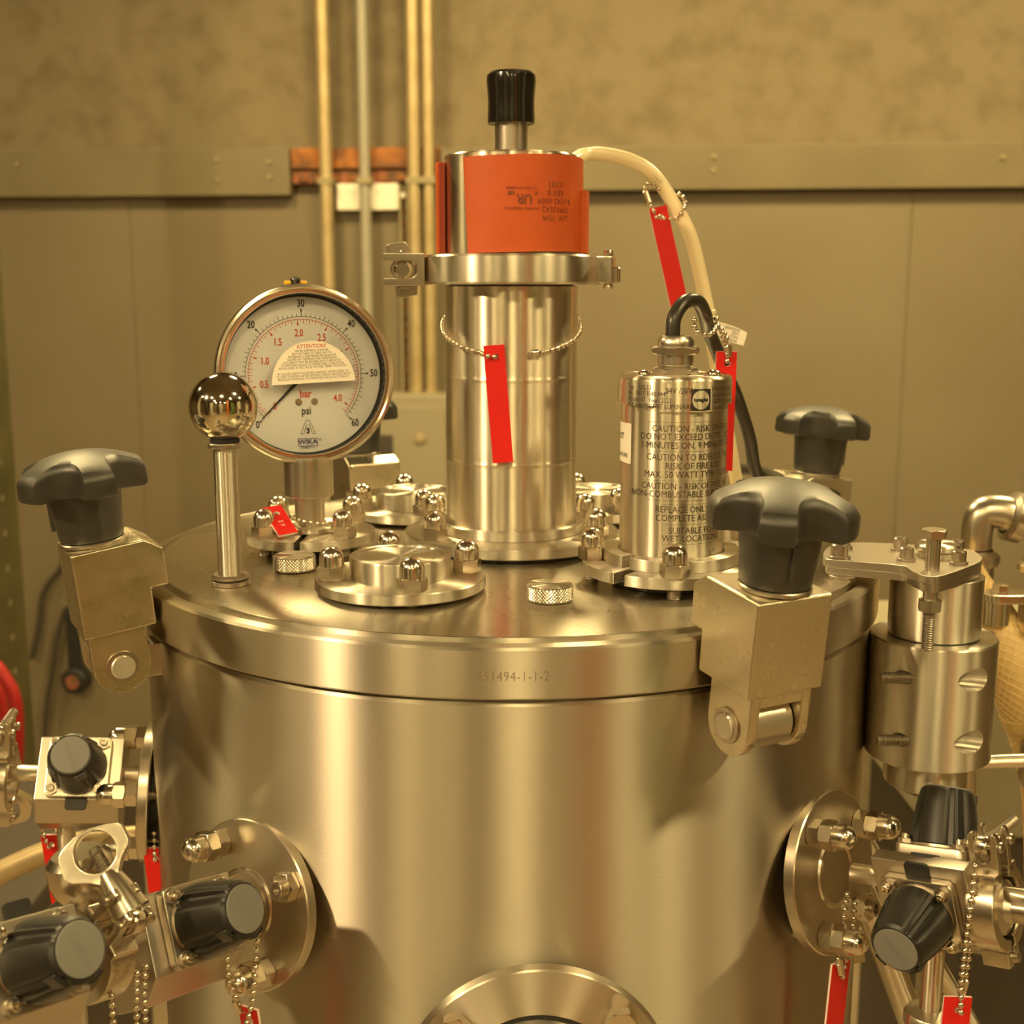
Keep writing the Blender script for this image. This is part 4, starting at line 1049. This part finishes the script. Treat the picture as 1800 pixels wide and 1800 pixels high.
# 3 on the lamp cable
m = T(.1155, -.052, .1150) @ RY(.5)
red_tag(m, 'red tag hanging from the lamp cable beside the lamp', [[(.0952,-.071,.1320),(.0950,-.074,.1275),(.0985,-.076,.1250),(.1030,-.074,.1250),(.1065,-.068,.1275),(.1080,-.064,.1310),(.107,-.062,.1345)], [(.1080,-.066,.1290),(.1110,-.063,.1265),(.1135,-.060,.1230),(.1140,-.057,.1200)], [(.1110,-.063,.1255),(.1130,-.059,.1215),(.1150,-.0555,.1160),(.1158,-.0535,.1090)]], conn=[(.1158,-.0550,.1190),(.1163,-.0540,.1120)], W=.0110)
# 4 lying on the gauge flange
m = frame((-.1290,-.0290,.0228), Vector((.72,.66,.10)).normalized(), Vector((-.30,.46,-.83)).normalized(), Vector((-.58,.58,.52)).normalized())
ex = Vector((.80,.55,.06)).normalized(); ez = Vector((-.50,.62,.50)); ez = (ez-ex*ez.dot(ex)).normalized(); ey = ez.cross(ex)
m = frame((-.1345,-.0250,.0262), ex, ey, ez)
red_tag(m, 'short red tag lying against the gauge stem on its flange', [[(-.115+.0105*math.cos(R(a)), -.0115+.0105*math.sin(R(a)), .0165+.002*math.cos(R(a-200))) for a in range(200, 560, 20)], [(-.1245,-.0155,.0190),(-.129,-.0200,.0225),(-.134,-.0245,.0245)]], L_=.0235, W=.0115, letters=('PIT', 'L2'), conn=[(-.1300,-.0160,.0250),(-.1365,-.0190,.0258)])
# 5 left rear valve
m = T(-.2640, -.0160, -.1670) @ RY(-5) @ RZ(-8)
red_tag(m, 'red tag under the left rear valve block', [[(-.2640,-.019,-.1735),(-.2665,-.0185,-.1675),(-.2690,-.017,-.160),(-.271,-.014,-.152)], [(-.2640,-.014,-.1730),(-.2610,-.014,-.166),(-.260,-.014,-.158)]], L_=.050, W=.0115, d=(-.0117,0,-.0076))
# 6 behind the left front flange
m = T(-.2010, -.1015, -.1900) @ RY(-4)
red_tag(m, 'red tag half hidden behind the left side of the vessel', [[(-.2000,-.103,-.1965),(-.2000,-.103,-.190),(-.2005,-.100,-.180)]], L_=.055, W=.0112, d=(0,.0415,.0276))
# 7 below the left front valve
m = T(-.1130, -.2150, -.1925) @ RY(-6) @ RZ(-32)
red_tag(m, 'red tag under the left front valve at the bottom edge', [[(-.1135,-.2170,-.1985),(-.1110,-.2180,-.190),(-.1095,-.217,-.178),(-.1085,-.215,-.166),(-.1075,-.212,-.152)], [(-.1130,-.2130,-.1985),(-.1190,-.2130,-.189),(-.1215,-.213,-.181),(-.1220,-.213,-.170)]], L_=.06, W=.0112, conn=[(-.1195,-.2130,-.1900),(-.1165,-.2130,-.1965)], d=(-.0031,0,.0276))
# 8 right flange
m = T(.1585, -.1560, -.1780) @ RY(3) @ RZ(30)
red_tag(m, 'red tag under the right front flange next to the vessel wall', [[(.1590,-.1590,-.1840),(.1560,-.1610,-.176),(.1565,-.1620,-.165),(.1575,-.1625,-.150),(.1590,-.1615,-.136)], [(.1600,-.1555,-.1840),(.1615,-.1570,-.172),(.1630,-.158,-.160),(.1635,-.158,-.146)]], L_=.07, W=.0120, conn=[(.1565,-.1600,-.1735),(.1580,-.1605,-.1825)], d=(.004,0,0))
# 9 right clamp
m = T(.2010, -.2080, -.1860) @ RY(2)
red_tag(m, 'red tag hanging below the right pipe clamp', [[(.2020,-.2100,-.1925),(.2012,-.2105,-.180),(.2015,-.2105,-.168),(.2022,-.2100,-.155),(.2040,-.2080,-.138),(.2060,-.2050,-.124)], [(.2020,-.2060,-.1920),(.2050,-.2050,-.178),(.2065,-.2040,-.166),(.2075,-.203,-.155)]], L_=.06, W=.0125, d=(0,0,.021), conn=[(.2035,-.2055,-.1870),(.2052,-.2050,-.1790)])
# loose chains at the bottom left
t = thing('hanging_chain', 'loose steel ball chain hanging below the left front pipe clamp', 'chain', T(-.1700,-.2500,-.180))
inv = t.matrix_world.inverted() if False else T(.1700,.2500,.180)
for pts in ([(-.1609,-.26,-.132),(-.1608,-.26,-.145),(-.1606,-.26,-.160),(-.1605,-.26,-.19)], [(-.1500,-.26,-.122),(-.1510,-.26,-.135),(-.1515,-.26,-.150),(-.152,-.26,-.19)], [(-.1480,-.255,-.122),(-.1490,-.256,-.135),(-.149,-.256,-.16)]):
    build('bead_chain', bead_chain([inv @ Vector(p) for p in pts]), 'nut', t, kind='stuff')

# ------------------------------------------------------------------ things round the vessel
# right: fittings and braided hose of the neighbouring unit
t = thing('elbow_fitting', 'blurred stainless elbow fitting behind the lid hinge at the right edge', 'fitting', T(.3200, .10, -.012))
build('elbow', tube(smooth_path([(-.006,0,-.012),(-.006,0,.004),(-.002,0,.012),(.010,-.002,.0125),(.020,-.004,.008),(.045,-.01,0)]), .0105, 20, rf=lambda u: .0100+.0025*u), 'satin', t)
build('collar', lathe([(.0105,-.024),(.0150,-.023),(.0160,-.020),(.0155,-.016),(.0110,-.013)], 32, T(-.006,0,0)), 'satin', t)
build('pipe', cyl(.0125, -.060, -.02, 28, m=T(-.006,0,0)), 'satin', t)
build('coupling', lathe([(.0125,0),(.0170,.002),(.0170,.010),(.0125,.012),(.0125,.02),(.0165,.022),(.0165,.030),(.012,.032)], 28, T(.012,-.003,.011) @ RY(105)), 'satin', t)
t = thing('hose_clamp_fitting', 'blurred stainless clamp with hex nuts at the right edge above the hose', 'clamp', T(.320, .05, -.045))
build('clamp_plate', prism(rrect(-.020,.030,-.010,.010,.009), -.003, .003, b=.001), 'castpol', t)
build('clamp_barrel', cyl(.0085, -.018, -.003, 24, m=T(-.010,0,0)), 'castpol', t)
build('hex_nut', hexa(.0150, -.022, -.004), 'nut', t, T(.012,-.002,0))
build('hex_bolt', hexa(.0090, .003, .008), 'nut', t, T(-.008,0,0)); build('hex_bolt', hexa(.0090, .003, .008), 'nut', t, T(.012,-.002,0))
build('ring', ring(.010, .020, .012, .020, 36, .002, m=T(.028,.012,0)), 'castpol', t)
build('wing', prism(rrect(-.016,.020,-.005,.005,.004), -.028, -.024, b=.001, m=RY(12)), 'castpol', t)
t = thing('braided_hose', 'thick amber braided silicone hose bending down at the right edge', 'hose')
HP = smooth_path([(.2925,.092,-.034),(.300,.080,-.050),(.316,.062,-.075),(.333,.05,-.1098),(.346,.05,-.1400),(.357,.05,-.180),(.366,.05,-.27)], 10)
build('hose_wall', tube(HP, .0195, 28), 'hose', t)
g = G()
for s in (1, -1):
    for k in range(22):
        pts = []
        for i in range(len(HP)):
            u = i/(len(HP)-1); p = HP[i]; d = (HP[min(i+1,len(HP)-1)]-HP[max(i-1,0)]).normalized(); a_ = Vector((0,-1,0)); a_ = (a_-d*a_.dot(d)).normalized(); b_ = d.cross(a_)
            th = s*u*11+2*PI*k/22; pts.append(p+.0196*(math.cos(th)*a_+math.sin(th)*b_))
        tube(pts, .00035, 4, g, caps=False)
build('braid', g, 'braid', t, kind='stuff')
for u in (.58, .74):
    i = int(u*(len(HP)-1)); p = HP[i]; d = (HP[i+1]-HP[i-1]).normalized()
    mm = d.to_track_quat('Z', 'Y').to_matrix().to_4x4(); mm.translation = p
    build('hose_band', ring(.0192, .0208, -.005, .005, 40, .001, m=mm), 'hose', t)
t = thing('cross_pipe', 'horizontal polished pipe behind the hinge at the right edge', 'pipe', T(.2480, -.045, -.1190) @ RY(-2))
build('pipe', cyl(.0040, 0, .16, 24, m=RY(90)), 'polish', t)
t = thing('bent_tube', 'thin bent steel tube running down behind the lid hinge', 'tube')
build('tube', tube(smooth_path([(.2830,.01,-.08),(.2832,.01,-.1366),(.2850,.01,-.1720),(.2835,.012,-.190),(.276,.02,-.215),(.272,.03,-.30),(.272,.03,-.6),(.272,.03,FLOOR+.006)]), .0050, 16), 'satin', t)
t = thing('dark_fitting', 'dark bronze pipe fitting under the amber hose', 'fitting', T(.338, .03, -.14))
build('body', lathe([(0,-.030),(.009,-.030),(.010,-.012),(.013,-.010),(.013,.004),(.009,.008),(.009,.030),(0,.030)], 24), 'bolt', t)
build('ring', ring(.009, .013, -.004, .004, 24, .001, m=T(-.006,-.012,-.012) @ RX(90)), 'bolt', t)
for i, (a, b, lab) in enumerate((((.190,-.085,-.170),(.243,-.085,-.30),'slanted steel pipe under the right knob, left of the drain tube'),((.205,-.04,-.165),(.285,-.03,-.30),'thin slanted steel pipe behind the right drain tube'))):
    t = thing('slanted_pipe', lab, 'pipe'); build('pipe', tube([a, b], (.0075,.005)[i], 20), 'polish', t)
t = thing('low_pipe', 'pale horizontal pipe at the bottom edge left of the right drain tube', 'pipe'); build('pipe', tube([(.155,-.02,-.262),(.215,-.02,-.250)], .006, 16), 'conduit', t)
t = thing('equipment_cabinet', 'dark cabinet standing behind the right pipe clamp', 'cabinet', T(.58, .55, FLOOR))
build('cabinet_body', box(-.10, .30, -.05, .3, 0, .735, .006), 'dark', t)
build('latch_knob', cyl(.007, 0, .006, 14, m=T(-.068, -.05, .675) @ RX(90)), 'satin', t)
build('top_panel', box(-.14, .32, -.06, .3, .735, .90, .006), 'cabinet', t)
# left: rack post, hose, cables
t = thing('rack_post', 'green slotted rack upright at the left edge', 'post', T(-.798, 1.15, FLOOR))
slots = [circle(-.014, z, .006, 10) for z in [.08+.055*i for i in range(42)]]
PM = Matrix(((1,0,0,0),(0,0,-1,0),(0,1,0,0),(0,0,0,1)))
build('front_web', prism([(-.05,0),(.012,0),(.012,2.40),(-.05,2.40)], -.003, .0, slots, m=PM), 'post', t)
build('side_web', prism([(0,0),(.05,0),(.05,2.40),(0,2.40)], 0, .003, [circle(.025, .1+.055*i, .006, 8) for i in range(41)], m=T(.012,0,0) @ RZ(60) @ PM), 'post', t)
build('hole_shade_strip', box(-.06, .010, .010, .014, 0, 2.40), 'black', t)  # black sheet added behind the web, standing in for shade in its holes
for z in (.55, .60): build('pale_lug', ball(.010, (-.022, -.004, z), 12, 8), 'boxwhite', t)
tag(build('red_hose', tube(smooth_path([(-.80,1.0,-.345),(-.7378,1.0,-.379),(-.7208,1.0,-.3983),(-.7065,1.0,-.4348),(-.7074,1.0,-.4948),(-.7177,1.0,-.5817),(-.735,1.0,-.75),(-.76,1.0,FLOOR+.014)]), .0095, 14), 'redhose'), 'red rubber hose curving down at the left edge', 'hose')
tag(build('red_tubing', tube(smooth_path([(-.79,1.05,-.39),(-.7535,1.05,-.4255),(-.745,1.05,-.4693),(-.747,1.05,-.5223),(-.76,1.05,-.7),(-.80,1.05,FLOOR+.008)]), .007, 12), 'redhose'), 'thinner red tubing behind the red hose at the left edge', 'hose')
tag(build('wall_cable', tube(smooth_path([(-.90,1.985,-.40),(-.965,1.992,-.43),(-.992,1.995,-.471),(-1.033,2.0,-.524),(-1.049,2.0,-.604),(-1.070,2.0,-.677)]), .007, 10), 'dark'), 'dark cable hanging down the wall behind the left knob', 'cable')
tag(build('wall_cable', tube(smooth_path([(-.985,1.99,-.56),(-1.007,1.994,-.629),(-1.025,1.996,-.71),(-1.044,2.0,-.791),(-1.059,2.0,-.901)]), .006, 10), 'dark'), 'thin dark cable on the wall below the left clamp', 'cable')
t = thing('wall_plug', 'black plug with a strap on the wall below the left clamp', 'plug', WM @ T(-.9743, -.01, -.7238))
build('plug_body', cyl(.030, -.02, .02, 20, .006, m=RX(90)), 'black', t); build('strap', box(-.016, .016, -.006, .006, .02, .17, .004), 'black', t); build('plug_face', cyl(.016, .018, .024, 16, m=RX(90)), 'rustdark', t)
# bottom left background
t = thing('pale_bent_pipe', 'pale bent steel pipe crossing behind the eye nut at the lower left', 'pipe')
build('pipe', tube(smooth_path([(-.42,.02,-.255),(-.35,.02,-.232),(-.315,.02,-.213),(-.28,.02,-.199),(-.24,.02,-.1935),(-.21,.02,-.192)]), .0075, 20), 'conduit', t)
t = thing('hose_union', 'stainless hose union with faceted neck behind the bottom left knob', 'fitting', T(-.1795, -.228, -.108) @ RY(-8))
build('neck', lathe([(.0075,-.014),(.0085,-.012),(.0085,.0),(.0125,.006),(.0140,.012),(.0135,.020),(.0105,.023),(0,.023)], 24), 'castpol', t)
build('hex_base', hexa(.0240, -.030, -.014), 'castpol', t)
t = thing('spare_knob', 'dark valve knob with pale grey face behind the eye nut stem', 'knob', T(-.1800, -.2150, -.118) @ RY(50) @ RX(-40))
build('grip', lathe([(0,-.018),(.0150,-.018),(.0160,-.015),(.0130,.010),(.0120,.012),(0,.012)], 48), 'grip', t)
build('face', lathe([(.0115,.012),(.0112,.0130),(0,.0130)], 40), 'cap', t)
t = thing('left_equipment', 'dark machine standing behind the left valves', 'machine', T(-.62, .50, FLOOR))
build('machine_body', box(-.25, .12, -.05, .4, 0, .66, .01), 'dark', t)
build('machine_panel', box(-.22, .09, -.056, -.05, .2, .62, .004), 'post', t)
build('pale_tab', prism([(0,0),(.020,.018),(.019,.040),(.0,.024)], 0, .003, m=T(.16,-.30,.78) @ RX(90)), 'paper', t)
